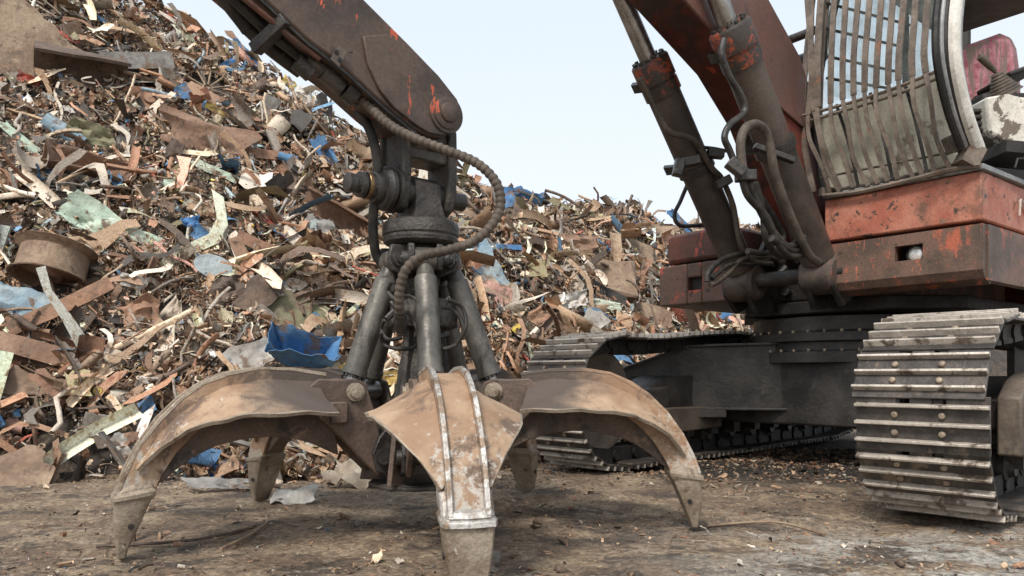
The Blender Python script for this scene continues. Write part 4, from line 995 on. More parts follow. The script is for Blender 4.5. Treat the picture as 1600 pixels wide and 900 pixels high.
# ------------------------------------------------------------------ larger pieces of scrap, each a thing of its own
rs = random.Random(21)
UPV = V(0,0,1)
def frame_at(px, py, out, rot, tx=0, ty=0, face=.55):
    """a frame on the heap: x along the piece (rot degrees anticlockwise in the picture plane), z away from the heap"""
    p = heap_hit(px, py)
    if p is None: p = PX(px, py, 10.5)
    n = heap_n(p); toc = (V(0,0,CAMH) - p).normalized()
    z = (n*(1-face) + toc*face).normalized()
    x = V(1,0,0); x = (x - z*x.dot(z)).normalized(); y = z.cross(x)
    R = Matrix((x, y, z)).transposed() @ Matrix.Rotation(rad(rot), 3, 'Z') @ Matrix.Rotation(rad(tx), 3, 'X') @ Matrix.Rotation(rad(ty), 3, 'Y')
    return p + toc*out, R, p.y / FPX      # metres per photo pixel here
def k_sheet(m, F, w, h, crump=.12, nu=10, nv=8, seed=0, bend=0, shape=None):
    p, R, s = F; r = random.Random(seed); o = r.uniform(0, 99)
    ms = min(w, h)
    def f(u, t):
        x, y = u-.5, t-.5
        if shape == 'tri': y *= (1 - .85*u)
        if shape == 'round': a = x*(1 - 2*y*y)**.5*1.2; b = y*(1 - 2*x*x)**.5*1.2; x, y = a, b
        else:
            ex_ = .16*fbm(t*2.2+o, 3.3+(x > 0)*5, o, 4); ey_ = .16*fbm(u*2.2+o, 7.7+(y > 0)*5, o, 4)
            x += ex_*(abs(x)*2)**2; y += ey_*(abs(y)*2)**2
        z = crump*ms*(fbm(u*2.6+o, t*2.6, o, 3)) + bend*ms*(4*x*x) + .35*crump*ms*abs(fbm(u*5+o, t*2+3, o, 2))
        return p + R @ V(x*w, y*h, z)
    m.sheet(f, nu, nv, min(.006, ms*.03))
def k_tray(m, F, w, h, d, seed=0):
    p, R, s = F; o = seed*3.7; q = min(w, h)
    def f(u, t):
        x, y = 2*u-1, 2*t-1
        x = math.copysign(abs(x)**.55, x); y = math.copysign(abs(y)**.55, y)
        e = max(abs(x), abs(y)); rim = max(0, (e-.72)/.28)
        return p + R @ V(x*w/2*(1+.05*rim), y*h/2*(1+.05*rim), d*rim**.9) + R @ V(fbm(u*3+o, t*3, o, 3)*.10*q, fbm(u*3, t*3+o, o+5, 3)*.10*q, fbm(u*3+o, t*3, o+9, 4)*.30*q)
    m.sheet(f, 22, 18, min(.008, q*.02))
def k_box(m, F, w, h, d, seed=0):
    p, R, s = F; r = random.Random(seed); vs = []; j = lambda: r.uniform(-.07, .07)*min(w, h)
    for z in (-d, -.12*d, 0):
        k = 1.06 if z == -.12*d else .97
        for x, y in ((-1,-1),(0,-1.03),(1,-1),(1.03,0),(1,1),(0,1),(-1,1),(-1.02,0)): vs.append(p + R @ V(x*w/2*k+j(), y*h/2*k+j(), z+j()*.4))
    c = p + R @ V(0, 0, -.14*d); vs.append(c)
    n = 8; fs = [(i+n*q, (i+1) % n+n*q, (i+1) % n+n*(q+1), i+n*(q+1)) for q in range(2) for i in range(n)] + [(16+i, 16+(i+1) % n, 24) for i in range(n)] + [tuple(range(n))[::-1]]
    m.add(vs, fs)
def k_tray_old(m, F, w, h, d, seed=0):
    p, R, s = F; t = min(.008, d*.1)
    r = random.Random(seed); j = lambda: r.uniform(-.05, .05)*h
    base = [V(-w/2+j(),-h/2+j(),0), V(w/2+j(),-h/2+j(),0), V(w/2+j(),h/2+j(),0), V(-w/2+j(),h/2+j(),0)]
    rim = [q*1.10 + V(j(), j(), d*(1 + r.uniform(-.15,.15))) for q in base]
    inn = [q*.97 + V(0,0,t) for q in base]; rin = [q*.97 + V(0,0,0) for q in rim]
    vs = [p + R @ q for q in base + rim + inn + rin]; fs = [(3,2,1,0),(8,9,10,11)]
    for i in range(4):
        k = (i+1) % 4; fs += [(i,k,4+k,4+i), (8+k,8+i,12+i,12+k), (4+i,4+k,12+k,12+i)]
    m.add(vs, fs)
def k_profile(m, F, L, w, kind='U', bend=0, seed=0):
    p, R, s = F; t = w*.09; r = random.Random(seed)
    sec = {'U': [(-.5,.4),(-.5,-.4),(.5,-.4),(.5,.4),(.5-.1,.4),(.4,-.3),(-.4,-.3),(-.4,.4)],
           'I': [(-.5,-.5),(.5,-.5),(.5,-.4),(.06,-.4),(.06,.4),(.5,.4),(.5,.5),(-.5,.5),(-.5,.4),(-.06,.4),(-.06,-.4),(-.5,-.4)],
           'L': [(-.5,-.5),(.5,-.5),(.5,-.38),(-.38,-.38),(-.38,.5),(-.5,.5)],
           'B': [(-.5,-.35),(.5,-.35),(.5,.35),(-.5,.35)], 'F': [(-.5,-.07),(.5,-.07),(.5,.07),(-.5,.07)]}[kind]
    n = len(sec); N = 8; vs = []
    tw = r.uniform(-.4, .4)
    for i in range(N+1):
        u = i/N-.5; a = tw*u; k = .96 + .08*r.random()
        for y, z in sec:
            y2, z2 = (y*math.cos(a)-z*math.sin(a))*w*k, (y*math.sin(a)+z*math.cos(a))*w*k
            vs.append(p + R @ V(u*L, y2 + bend*L*(4*u*u-.5)*.5, z2 + bend*L*.3*u*u))
    m.add(vs, [(i*n+q, i*n+(q+1) % n, (i+1)*n+(q+1) % n, (i+1)*n+q) for i in range(N) for q in range(n)] + [list(range(n))[::-1], [N*n+q for q in range(n)]])
def k_pipe(m, F, L, r_, bend=.05, seed=0, hollow=False):
    p, R, s = F; r = random.Random(seed); a, b = r.uniform(-1,1)*bend, r.uniform(-1,1)*bend
    pts = [p + R @ V((i/8-.5)*L, a*L*math.sin(i/8*3.1)+b*L*.4*math.sin(i/8*6), b*L*(i/8)**2) for i in range(9)]
    m.tube(pts, [r_*r.uniform(.94,1.06) for _ in pts], 12, cap=not hollow)
    if hollow: m.tube([pts[0], pts[1]], r_*.85, 12); m.tube([pts[-2], pts[-1].lerp(pts[-2], .15)], r_*.85, 12)
def k_shell(m, F, w, h, arc=2.6, seed=0):
    p, R, s = F; r = random.Random(seed); o = r.uniform(0, 50)
    def f(u, t):
        a = (t-.5)*arc
        return p + R @ V((u-.5)*w, h/2*math.sin(a)/max(.4, math.sin(min(1.57, arc/2))), h/2*(math.cos(a)-.5) + .08*h*fbm(u*3+o, t*3, o, 2))
    m.sheet(f, 8, 12, min(.008, h*.03), True)
def k_drum(m, F, r_, h, seed=0):
    p, R, s = F; ax = R @ V(0,1,0)
    m.lathe([(.001,-h/2),(r_*.96,-h/2),(r_,-h/2+.01),(r_,-h*.2),(r_*1.03,-h*.17),(r_,-h*.14),(r_,h*.14),(r_*1.03,h*.17),(r_,h*.2),(r_,h/2),(r_*.94,h/2),(r_*.92,h/2-.05),(.001,h/2-.06)], p, ax, 20)
def k_wheelrim(m, F, r_, w, ax):
    p, R, s = F
    m.lathe([(r_,-w/2),(r_*1.02,-w/2+.008),(r_*.90,-w/2+.03),(r_*.86,-w*.28),(r_*.84,w*.30),(r_*.96,w/2-.02),(r_*1.02,w/2-.006),(r_,w/2),(r_*.93,w/2-.012),(r_*.80,w*.26),(r_*.80,-w*.30),(r_*.95,-w/2+.002)], p, ax, 36, closed=True)
def k_disc(m, F, r_, th=.02, hole=.2):
    p, R, s = F; ax = (R @ V(0,.25,1)).normalized()
    m.lathe([(r_*hole,0),(r_*.45,0),(r_*.5,-th),(r_*.9,-th),(r_,0),(r_,th),(r_*.9,th),(r_*.5,th),(r_*.45,th*1.6),(r_*hole,th*1.6)], p, ax, 28, closed=True)
GEN = {}
FOOT = []
def foot(F, a, b):
    FOOT.append((F[0].copy(), F[1].transposed(), a, b, 0))
LM = []          # (name, category, short, px, py) of named landmarks
def put(name, cat, mats, fn, label, short, px, py, group=None):
    m = MB(); fn(m); o = m.build(name, mats); tag(o, label, cat, group)
    LM.append((short, px, py)); return o
S = lambda px, py, out=.12, rot=0, tx=0, ty=0, face=.55: frame_at(px, py, out, rot, tx, ty, face)
def sheet_(nm, cat, col, px, py, wpx, hpx, rot, label, short, crump=.12, bend=0, shape=None, tx=0, ty=0, out=.16, face=.6, seed=None, n=(10,8)):
    F = S(px, py, out+.10, rot, tx, ty, face); foot(F, wpx*F[2]*.52, hpx*F[2]*.55); sd_ = seed if seed is not None else px*7+py
    return put(nm, cat, MP[col], lambda m: k_sheet(m, F, wpx*F[2], hpx*F[2], crump, n[0], n[1], sd_, bend, shape), label, short, px, py)
def prof_(nm, cat, col, px, py, L, w_, rot, kind, label, short, bend=0, tx=0, ty=0, out=.16, face=.6):
    F = S(px, py, out+.10, rot, tx, ty, face); foot(F, L*F[2]*.5, w_*F[2]*.6)
    return put(nm, cat, MP[col], lambda m: k_profile(m, F, L*F[2], w_*F[2], kind, bend, px+py), label, short, px, py)
sheet_('steel_plate','plate','tan',24,60,150,112,-38,'large flat tan rusty steel plate jutting from the top left corner of the heap','the big tan corner plate',.03, out=.35, tx=-12)
F = S(130,108,.30,4,35,0); foot(F, 62*F[2], 26*F[2]); put('channel_girder','girder',MP['dark brown'],lambda m: k_profile(m,F,125*F[2],46*F[2],'U',0,4),'dark open steel channel with a shadowed inside, beside the big corner plate','the dark open channel',130,108)
prof_('steel_girder','girder','grey',215,98,100,26,14,'B','grey-brown box beam lying right of the dark open channel near the top','the grey box beam')
F = S(324,138,.22,0,0,0,.7); foot(F, 38*F[2], 30*F[2]); r_ = 36*F[2]
def spoked(m):
    p, R, s = F; ax = (R @ V(0,.45,1)).normalized()
    m.lathe([(r_,-.02),(r_*1.04,0),(r_,.02),(r_*.96,0)], p, ax, 32, closed=True); m.lathe([(.04,-.03),(.07,0),(.04,.03)], p, ax, 12)
    a = ax.cross(UPV).normalized(); b = ax.cross(a)
    for k in range(11): th = 2*math.pi*k/11; m.tube([p, p + (a*math.cos(th)+b*math.sin(th))*r_*.97], .012, 6)
put('spoked_wheel','wheel',MP['tan'],spoked,'round rusty spoked wheel lying flat high on the heap beneath the skyline','the spoked wheel',324,138)
sheet_('rusty_sheet','sheet','rusty brown',328,216,128,50,-8,'wide rusty brown sheet draped over the heap with its lower right corner curled','the wide draped sheet',.16,.25)
F = S(138,268,.22,-4,-20,0); foot(F, 60*F[2], 24*F[2]); put('metal_tray','tray',MP['rusty brown'],lambda m: k_tray(m,F,112*F[2],42*F[2],20*F[2],3),'shallow reddish brown tray facing out, left of centre and above the mint panel','the reddish tray',138,268)
sheet_('painted_sheet','sheet','mint green',150,343,95,52,-22,'large crumpled mint green panel lying above the truck wheel rim','the crumpled mint panel',.2,.1,seed=9)
sheet_('painted_sheet','sheet','mint green',205,362,80,20,-20,'long pale mint strip sticking out right of the crumpled mint panel','the long mint strip',.15)
sheet_('painted_sheet','sheet','mint green',298,300,78,17,-18,'narrow mint green panel slanting down beneath the wide draped sheet','the narrow mint panel',.12)
sheet_('painted_sheet','sheet','mint green',338,268,60,13,-18,'thin olive-mint strip just above the narrow slanting mint panel','the thin mint strip',.1)
# truck wheel rim: barrel and disc
F = S(83,412,.34,0,0,0,.5); foot(F, 62*F[2], 48*F[2]); R_ = 54*F[2]; AXR = (V(.06,.30,.95)).normalized()
wr = put('truck_wheel_rim','wheel rim',MP['tan'],lambda m: k_wheelrim(m,F,R_,52*F[2],AXR),'large rusty truck wheel rim lying on its side at the left of the heap','the truck wheel rim',83,412)
mb = MB(); mb.lathe([(.001,0),(R_*.3,0),(R_*.35,.03),(R_*.7,.05),(R_*.80,0),(R_*.80,-.02),(R_*.7,.03),(R_*.35,.01),(R_*.3,-.02),(.001,-.02)], F[0]-AXR*(20*F[2]), AXR, 30); mb.build('wheel_disc', MP['rusty brown'], wr)
sheet_('painted_sheet','sheet','light blue',30,470,88,48,-14,'torn light blue panel at the left edge below the truck wheel rim','the torn light blue panel',.16,seed=4)
prof_('flat_bar','bar','rusty orange',96,478,150,22,36,'F','long rusty flat bar slanting up to the right past the truck wheel rim','the slanting flat bar',.03, out=.3)
F = S(55,552,.25,-7,0,0); foot(F, 75*F[2], 18*F[2]); put('steel_girder','girder',MP['rusty brown'],lambda m: k_profile(m,F,150*F[2],30*F[2],'I',0,2),'rust brown I beam running in from the left edge below the torn light blue panel','the rusty I beam',55,552)
sheet_('cardboard_scrap','board','cream',270,492,62,52,80,'pale cream triangular board standing on its base in the left middle of the heap','the cream triangle',.10,shape='tri')
sheet_('rusty_sheet','sheet','rusty orange',222,490,48,44,30,'small folded orange-brown sheet just left of the cream triangle','the folded orange sheet',.25,seed=6)
sheet_('ribbed_sheet','sheet','blue',508,238,52,26,-58,'bright blue ribbed panel standing in the upper middle of the heap left of the grab','the bright blue ribbed panel',.05,.12)
sheet_('round_plate','lid','light blue',333,416,46,30,-8,'blue oval lid lying among shards left of the dark spotted plate','the blue oval lid',.05,shape='round',n=(10,10))
pl = sheet_('steel_plate','plate','olive',455,490,98,74,-20,'brown spotted steel plate with a bent edge above the blue tub','the spotted plate',.05,seed=12)
sheet_('dark_plate','plate','dark brown',402,462,42,62,-28,'dark smooth plate leaning against the left of the brown spotted plate','the dark smooth plate',.03)
sheet_('dark_plate','plate','dark brown',358,452,44,40,20,'dark curled scrap plate between the blue oval lid and the smooth dark plate','the dark curled plate',.3)
# blue bin
F = S(470,563,.38,-4,-25,0,.6); foot(F, 56*F[2], 32*F[2])
put('blue_tub','tub',MP['blue'],lambda m: (k_tray(m,F,96*F[2],44*F[2],38*F[2],8)),'dented blue sheet metal tub lying open behind the left of the grab','the blue tub',470,563)
sheet_('grey_sheet','sheet','pale grey',392,558,62,46,34,'bent pale grey sheet at the left of the open blue tub','the bent pale sheet',.14)
sheet_('tan_sheet','sheet','tan',545,572,60,40,-10,'plain tan sheet standing right beside the open blue tub','the tan sheet by the bin',.06)
sheet_('tan_sheet','sheet','tan',22,738,98,74,28,'large tan sheet lying at the foot of the heap against the left edge','the big tan sheet at the foot',.08,out=.25,tx=-10)
sheet_('tan_sheet','sheet','tan',48,602,80,42,-10,'pale tan sheet with a torn hole below the rusty I beam','the torn tan sheet',.1)
sheet_('tan_sheet','sheet','rusty orange',82,606,66,24,-38,'narrow orange-tan sheet slanting over the torn tan sheet','the slanting tan strip',.08,out=.24)
F = S(174,564,.2); foot(F, 22*F[2], 20*F[2]); put('flanged_disc','disc',MP['cream'],lambda m: k_disc(m,F,20*F[2]),'pale round flanged disc with a centre hole right of the rusty I beam','the pale round disc',174,564)
def pipe_(px,py,L,r_,rot,label,short,col='tan',name='bent_pipe',hol=True,bend=.04,out=.2,ty=0):
    F = S(px,py,out,rot,0,ty); return put(name,'pipe',MP[col],lambda m: k_pipe(m,F,L*F[2],r_*F[2],bend,px,hol),label,short,px,py)
pipe_(238,582,85,5.5,66,'grey-brown pipe standing steeply right of the pale round disc','the steep pipe')
pipe_(128,580,78,6.5,60,'stout brown pipe leaning right at the end of the rusty I beam','the stout leaning pipe')
pipe_(275,585,70,4.5,24,'slim tan pipe pointing up right beside the steep grey-brown pipe','the slim tan pipe')
pipe_(285,575,78,4,40,'thin straight tube crossing behind the slim tan pipe','the thin crossing tube','dark brown')
pipe_(40,505,38,5,-30,'short dark tube poking out over the torn light blue panel','the short dark tube','dark brown',out=.4)
pipe_(145,285,46,3,36,'thin dark rod standing out over the reddish tray','the thin dark rod','black',out=.4,hol=False)
sheet_('blue_sheet','sheet','blue',305,152,56,26,-24,'torn blue sheet tucked in under the spoked wheel','the torn blue sheet',.25)
sheet_('blue_sheet','sheet','blue',388,92,66,18,-34,'crumpled blue strip on the skyline just left of the excavator arm','the blue skyline strip',.3)
sheet_('blue_sheet','sheet','blue',352,100,36,8,40,'small twisted blue strap left of the blue skyline strip','the twisted blue strap',.2)
sheet_('yellow_scrap','sheet','yellow',452,130,22,15,-20,'small bright yellow scrap tucked under the excavator arm hoses','the yellow scrap',.2)
pipe_(470,152,72,4,-48,'slim light blue tube slanting down below the yellow scrap','the slim blue tube','light blue',hol=False)
sheet_('round_plate','lid','white',474,150,24,28,15,'small round white lid lying beside the slim light blue tube','the white lid',.05,shape='round')
sheet_('grey_sheet','sheet','grey',420,168,22,38,-25,'upright grey shard left of the slim light blue tube','the upright grey shard',.06)
F = S(535,345,.22,-24,20,0); foot(F, 66*F[2], 24*F[2]); put('box_channel','girder',MP['rusty brown'],lambda m: k_profile(m,F,130*F[2],40*F[2],'U',0,7),'long brown open channel with dark inside sloping down left of the grab pin','the sloping open channel',535,345)
prof_('rusty_girder','girder','rusty orange',415,243,66,15,2,'B','short rust orange bar lying level left of the bright blue ribbed panel','the level orange bar')
prof_('red_girder','girder','red',432,356,84,10,-33,'L','dark red angle bar slanting down in the middle of the heap','the dark red angle bar')
prof_('rusty_girder','girder','rusty orange',428,390,110,18,-12,'F','long rust orange curved bar below the dark red angle bar','the long orange bar',.1)
prof_('brown_girder','girder','rusty brown',385,412,88,19,-62,'F','reddish brown board standing steeply above the dark smooth plate','the steep reddish board')
sheet_('grey_sheet','sheet','grey',498,352,26,40,80,'dark grey upright scrap sheet below the sloping open channel','the dark upright sheet',.1)
prof_('brown_girder','girder','dark brown',270,246,20,44,-14,'B','short dark brown post end standing below the left of the wide draped sheet','the brown post end')
sheet_('olive_cushion','sheet','olive',142,208,60,30,-12,'padded olive-grey crumpled sheet above the reddish tray','the padded olive sheet',.3,.2)
F = S(100,205,.2,-25,0,0); foot(F, 32*F[2], 16*F[2]); put('curved_bumper','shell',MP['light blue'],lambda m: k_shell(m,F,60*F[2],26*F[2],2.4,3),'pale blue-grey curved shell left of the padded olive sheet','the pale curved shell',100,205)
sheet_('painted_sheet','sheet','mint green',30,215,72,14,-36,'thin mint strip slanting near the left edge below the big corner plate','the slanting mint strip',.1)
F = S(235,160,.25); foot(F, 20*F[2], 20*F[2]); put('round_plate','cap',MP['rusty orange'],lambda m: k_disc(m,F,18*F[2],.05,.05),'round rust brown cap with a dark top below the grey box beam','the round rusty cap',235,160)
pipe_(248,146,48,3,-4,'short light blue tube lying level above the round rusty cap','the level blue tube','light blue',hol=False,out=.35)
sheet_('red_rag','rag','red',44,124,30,14,-18,'small red rag hanging just below the big corner plate','the red rag',.3)
# right part of the heap
F = S(820,326,.12,-6,-30,0); foot(F, 30*F[2], 20*F[2]); put('blue_crate','crate',MP['blue'],lambda m: k_tray(m,F,50*F[2],26*F[2],26*F[2],8),'crushed blue crate high on the heap just right of the grab hose','the crushed blue crate',820,320)
sheet_('blue_sheet','sheet','blue',795,308,22,34,8,'upright blue strip at the left of the crushed blue crate','the upright blue strip',.2)
sheet_('painted_sheet','sheet','light blue',758,418,44,86,32,'long faded blue car panel behind the right cylinder of the grab','the faded blue car panel',.06,.1)
sheet_('painted_sheet','sheet','pink',772,460,66,36,-20,'pink-white car panel with a dark opening below the faded blue panel','the pink car panel',.06)
sheet_('hole_shade_patch','plate','black',764,462,18,9,-14,'small black sheet painted as the shaded hole in the pink car panel','the small black hole',.05,out=.26)  # black sheet stands in for the dark of a hole
prof_('blue_bar','bar','blue',782,386,66,8,3,'B','blue bar lying level beside the bend of the grab hose','the level blue bar')
F = S(962,430,.55,-4,-18,0); foot(F, 36*F[2], 36*F[2]); put('tan_drum','box',MP['tan'],lambda m: k_box(m,F,60*F[2],64*F[2],40*F[2],11),'dented tan metal box on the right slope, left of the excavator deck','the dented tan box',962,430)
sheet_('dark_plate','plate','black',950,462,58,26,-28,'black flap at the foot of the dented tan box','the black flap',.08,out=.42)
F = S(1002,392,.45,-10,-18,20); foot(F, 28*F[2], 20*F[2]); put('tan_canister','box',MP['tan'],lambda m: k_box(m,F,48*F[2],36*F[2],26*F[2],5),'squashed tan canister up and right of the dented tan box','the squashed canister',1002,392)
sheet_('tan_sheet','sheet','tan',1022,366,58,34,-16,'curved tan sheet on the ridge left of the excavator deck','the ridge tan sheet',.12,.3)
prof_('brown_girder','girder','dark brown',915,418,82,10,40,'B','dark brown timber slanting up to the right above the dented tan box','the slanting timber')
sheet_('rusty_sheet','sheet','rusty brown',905,378,62,26,0,'jagged rust brown sheet in the middle of the right slope','the jagged rusty sheet',.3)
sheet_('cream_scrap','sheet','white',895,470,44,24,18,'crumpled white sheet below the dented tan box to its left','the crumpled white sheet',.35)
sheet_('painted_sheet','sheet','mint green',945,476,48,14,-8,'curled mint green strip beneath the dented tan box','the curled mint strip',.25)
sheet_('green_scrap','sheet','olive',928,488,24,12,14,'small green rag beneath the curled mint strip','the green rag',.3)
sheet_('grey_sheet','sheet','pale grey',925,505,38,44,-35,'pale grey upright panel just above the far track','the pale panel by the track',.05)
sheet_('tan_sheet','sheet','tan',1012,492,80,34,-18,'smooth light brown board lying left of the excavator turntable','the smooth brown board',.04)
sheet_('cream_scrap','sheet','cream',985,510,52,18,-6,'cream paper-like sheet above the far track beside the smooth brown board','the cream sheet by the track',.2)
sheet_('blue_sheet','sheet','blue',1118,493,46,12,-2,'blue tarpaulin edge showing under the excavator deck','the blue tarpaulin edge',.15)
sheet_('blue_sheet','sheet','blue',1062,345,44,12,-38,'blue scrap strip on the ridge beside the excavator hose','the blue ridge strip',.3)
sheet_('yellow_scrap','sheet','yellow',800,518,38,8,48,'yellow bent strip just above the far track','the yellow strip by the track',.25)
sheet_('yellow_scrap','sheet','yellow',942,566,30,10,-32,'yellow sheet seen under the far track run','the yellow sheet under the track',.2)
sheet_('tan_sheet','sheet','tan',738,352,66,40,-24,'large light brown sheet framed by the loop of the grab hose','the sheet in the hose loop',.08)
sheet_('rusty_sheet','sheet','rusty orange',838,500,44,30,40,'curled orange-brown flap above the far track','the curled flap',.3)
# skyline rods
for px, py, L, rot, lab, sh in ((291,18,26,80,'short dark rod standing upright on the highest skyline of the heap','the upright skyline rod'),
                                (340,52,26,88,'thin post on the skyline left of the blue skyline strip','the thin skyline post'),
                                (878,298,60,-28,'thin twisted rod rising against the sky above the right slope','the twisted skyline rod'),
                                (984,308,34,75,'slim rod standing on the ridge above the curved tan sheet','the slim ridge rod')):
    F = S(px,py+12,.0,rot,0,0); put('scrap_rod','rod',MP['dark brown'],lambda m: k_pipe(m,F,L*F[2],2.2*F[2],.10,px),lab,sh,px,py)
# things on the dirt
def on_ground(px, py): d = CAMH*FPX/(py-HOR); return V((px-800)/FPX*d, d, gh((px-800)/FPX*d, d))
def flatF(px, py, rot, tx=0, ty=0, up=.02): p = on_ground(px, py); return (p + V(0,0,up), Matrix.Rotation(rad(rot),3,'Z') @ Matrix.Rotation(rad(tx),3,'X') @ Matrix.Rotation(rad(ty),3,'Y'), p.y/FPX)
F = flatF(462,782,8,18,-6,.035); put('plastic_sheet','sheet',MP['white'],lambda m: k_sheet(m,F,.22,.17,.22,10,8,3),'crumpled pale plastic sheet lying on the dirt behind the left tines','the pale plastic on the dirt',462,782)
F = flatF(340,768,12,30,8,.05); put('painted_sheet','sheet',MP['grey'],lambda m: k_sheet(m,F,.34,.09,.3,12,6,5),'bent grey strip at the foot of the heap beside the left tine','the bent strip at the foot',340,768)
F = flatF(560,758,-6,25,0,.06); put('foil_sheet','sheet',MP['cream'],lambda m: k_sheet(m,F,.34,.22,.35,10,8,8),'crumpled cream wrapping at the foot of the heap behind the grab hub','the crumpled wrapping',560,758)
m0 = MB(); a = PX(157,675,3.05); b = V(a.x+.10, a.y+.02, .30); 
m0.box((a+b)/2, ((b-a).length,.035,.014), Matrix(((b-a).normalized(), V(0,1,0), (b-a).normalized().cross(V(0,1,0)))).transposed())
# the strip is wedged between tooth and dirt
m0.box(b + V(.02,0,-.15), (.03,.014,.32)); o = m0.build('metal_strip', MP['grey'], None, .003); tag(o, 'narrow grey metal strip standing upright against the left tine collar', 'strip')
for a_, b_, c_, lab in (((150,855),(300,846),(400,826),'thin dark rod lying across the dirt beside the left tooth'), ((345,860),(385,840),(420,820),'short twig-like wire curving over the dirt in front of the left tines'), ((1105,818),(1210,810),(1290,830),'long thin stick lying on the dirt right of the right tooth')):
    m0 = MB(); m0.tube(spline([on_ground(*a_)+V(0,0,.012), on_ground(*b_)+V(0,0,.016), on_ground(*c_)+V(0,0,.014)], 6), .007, 7)
    o = m0.build('thin_rod', MP['dark brown' if 'dark' in lab else 'tan']); tag(o, lab, 'rod')
F = flatF(770,868,0,0,0,.02); put('stone','stone',MP['grey'],lambda m: k_drum(m,(F[0],Matrix.Rotation(1.4,3,'X'),1),.035,.03),'small flat grey stone on the dirt right of the front tooth','the flat stone',770,868)
# soil bank at the foot on the left
# further individual pieces, each named by what lies next to it
KINDS = [('bent_sheet','sheet','sheet'),('crumpled_sheet','sheet','crumpled sheet'),('channel_bar','bar','channel bar'),('angle_bar','bar','angle bar'),('flat_bar','bar','flat bar'),('scrap_pipe','pipe','pipe'),('curved_shell','shell','curved shell'),('metal_box','box','open box'),('scrap_disc','disc','disc'),('torn_strip','strip','torn strip')]
colw = [('tan',22),('rusty brown',15),('rusty orange',7),('dark brown',8),('grey',12),('pale grey',10),('cream',9),('white',3),('blue',1.6),('light blue',2.2),('mint green',1.5),('pink',1.5),('red',.7),('yellow',.8),('olive',2)]
cn, cws = [c[0] for c in colw], [c[1] for c in colw]
def ridge_py(px):
    return np.interp(px, [r[0] for r in RIDGE], [r[1] for r in RIDGE])
def masked(px, py):
    if px > 1000 and py > 300 and px > 1045: return True
    if 540 < px < 790 and 250 < py and abs(px-660) < 60: return True
    if py > 575 and px > 470: return True
    if px > 760 and py > 515: return True
    return False
def in_foot(p, c, Ri, a, b): q = Ri @ (p - c); return (q.x/a)**2 + (q.y/b)**2 < 1
cand = []; tries = 0
while len(cand) < 235 and tries < 25000:
    tries += 1
    px = rs.uniform(0, 1050); py = rs.uniform(0, 735)
    if py < ridge_py(px) + 8 or masked(px, py) or (px > 420 and py > 700): continue
    if any(math.hypot(px-c[0], py-c[1]) < 21 for c in cand): continue
    hp_ = heap_hit(px, py)
    if hp_ is None or any(((hp_-c).length < a+.45) and in_foot(hp_, c, Ri, a+.13, b+.13) for c, Ri, a, b, zz in FOOT): continue
    cand.append((px, py))
gen = []
for (px, py) in cand:
    kind = rs.choices(KINDS, [13,20,10,9,9,14,6,6,4,16])[0]; c = rs.choices(cn, cws)[0]
    F = S(px, py, rs.uniform(.12,.24), rs.uniform(-90,90) if rs.random() < .45 else rs.gauss(-12,25), rs.uniform(-35,35), rs.uniform(-25,25), rs.uniform(.2,.6))
    s = F[2]; big = rs.choices([0,1,2],[5,4,2])[0]; q = (15, 24, 38)[big]*rs.uniform(.85,1.2)
    m = MB(); k = kind[0]; sd_ = rs.randint(0, 9999)
    if k == 'bent_sheet': k_sheet(m, F, q*s*1.3, q*s*.7, .16, 9, 6, sd_, rs.uniform(-.25,.25))
    elif k == 'crumpled_sheet': k_sheet(m, F, q*s*1.2, q*s*.8, .5, 11, 9, sd_)
    elif k == 'torn_strip': k_sheet(m, F, q*s*2.0, q*s*.17, .6, 14, 3, sd_, rs.uniform(-.3,.3))
    elif k == 'channel_bar': k_profile(m, F, q*s*2, q*s*.32, 'U', rs.uniform(-.1,.1), sd_)
    elif k == 'angle_bar': k_profile(m, F, q*s*2.2, q*s*.24, 'L', rs.uniform(-.15,.15), sd_)
    elif k == 'flat_bar': k_profile(m, F, q*s*2.4, q*s*.26, 'F', rs.uniform(-.15,.15), sd_)
    elif k == 'scrap_pipe': k_pipe(m, F, q*s*2.2, q*s*.08, .12, sd_, True)
    elif k == 'curved_shell': k_shell(m, F, q*s*1.2, q*s*.8, rs.uniform(1.8,4.2), sd_)
    elif k == 'metal_box': k_tray(m, F, q*s*1.0, q*s*.7, q*s*.5, sd_)
    else: k_disc(m, F, q*s*.42, .012, rs.uniform(.1,.6))
    foot(F, q*s*.4, q*s*.25)
    o = m.build(k, MP[c]); gen.append((o, kind, c, big, px, py))
# labels: look first, then the named neighbour it lies beside
def direction(dx, dy):
    a = math.degrees(math.atan2(-dy, dx)) % 360
    return ['right of','up and right of','above','up and left of','left of','down and left of','below','down and right of'][int(((a+22.5) % 360)//45)]
used = {}
SZ = ['small','mid-sized','large']
for o, kind, c, big, px, py in gen:
    nb = sorted(LM, key=lambda l: math.hypot(l[1]-px, l[2]-py))
    opts = []
    for l in nb[:4]:
        base_ = f"{SZ[big]} {c} {kind[2]} {direction(px-l[1], py-l[2])} {l[0]}"
        opts.append(base_)
    l0, l1 = nb[0], nb[1]
    opts.append(f"{c} {kind[2]} between {l0[0]} and {l1[0]}")
    opts.append(f"{c} {kind[2]} nearest to {l0[0]}")
    for t in opts:
        if t not in used and len(t.split()) <= 16: break
    used[t] = 1
    tag(o, t, kind[1], 'larger pieces of scrap on the heap')
def covered(p):
    """inside the footprint of a named piece: small scrap would lie under it"""
    for c, Ri, a, b, zz in FOOT:
        d = p - c
        if abs(d.x) > a + b + .3 or abs(d.y) > a + b + .8: continue
        q = Ri @ d
        if (q.x/a)**2 + (q.y/b)**2 < 1 and -.6 < q.z: return True
    return False
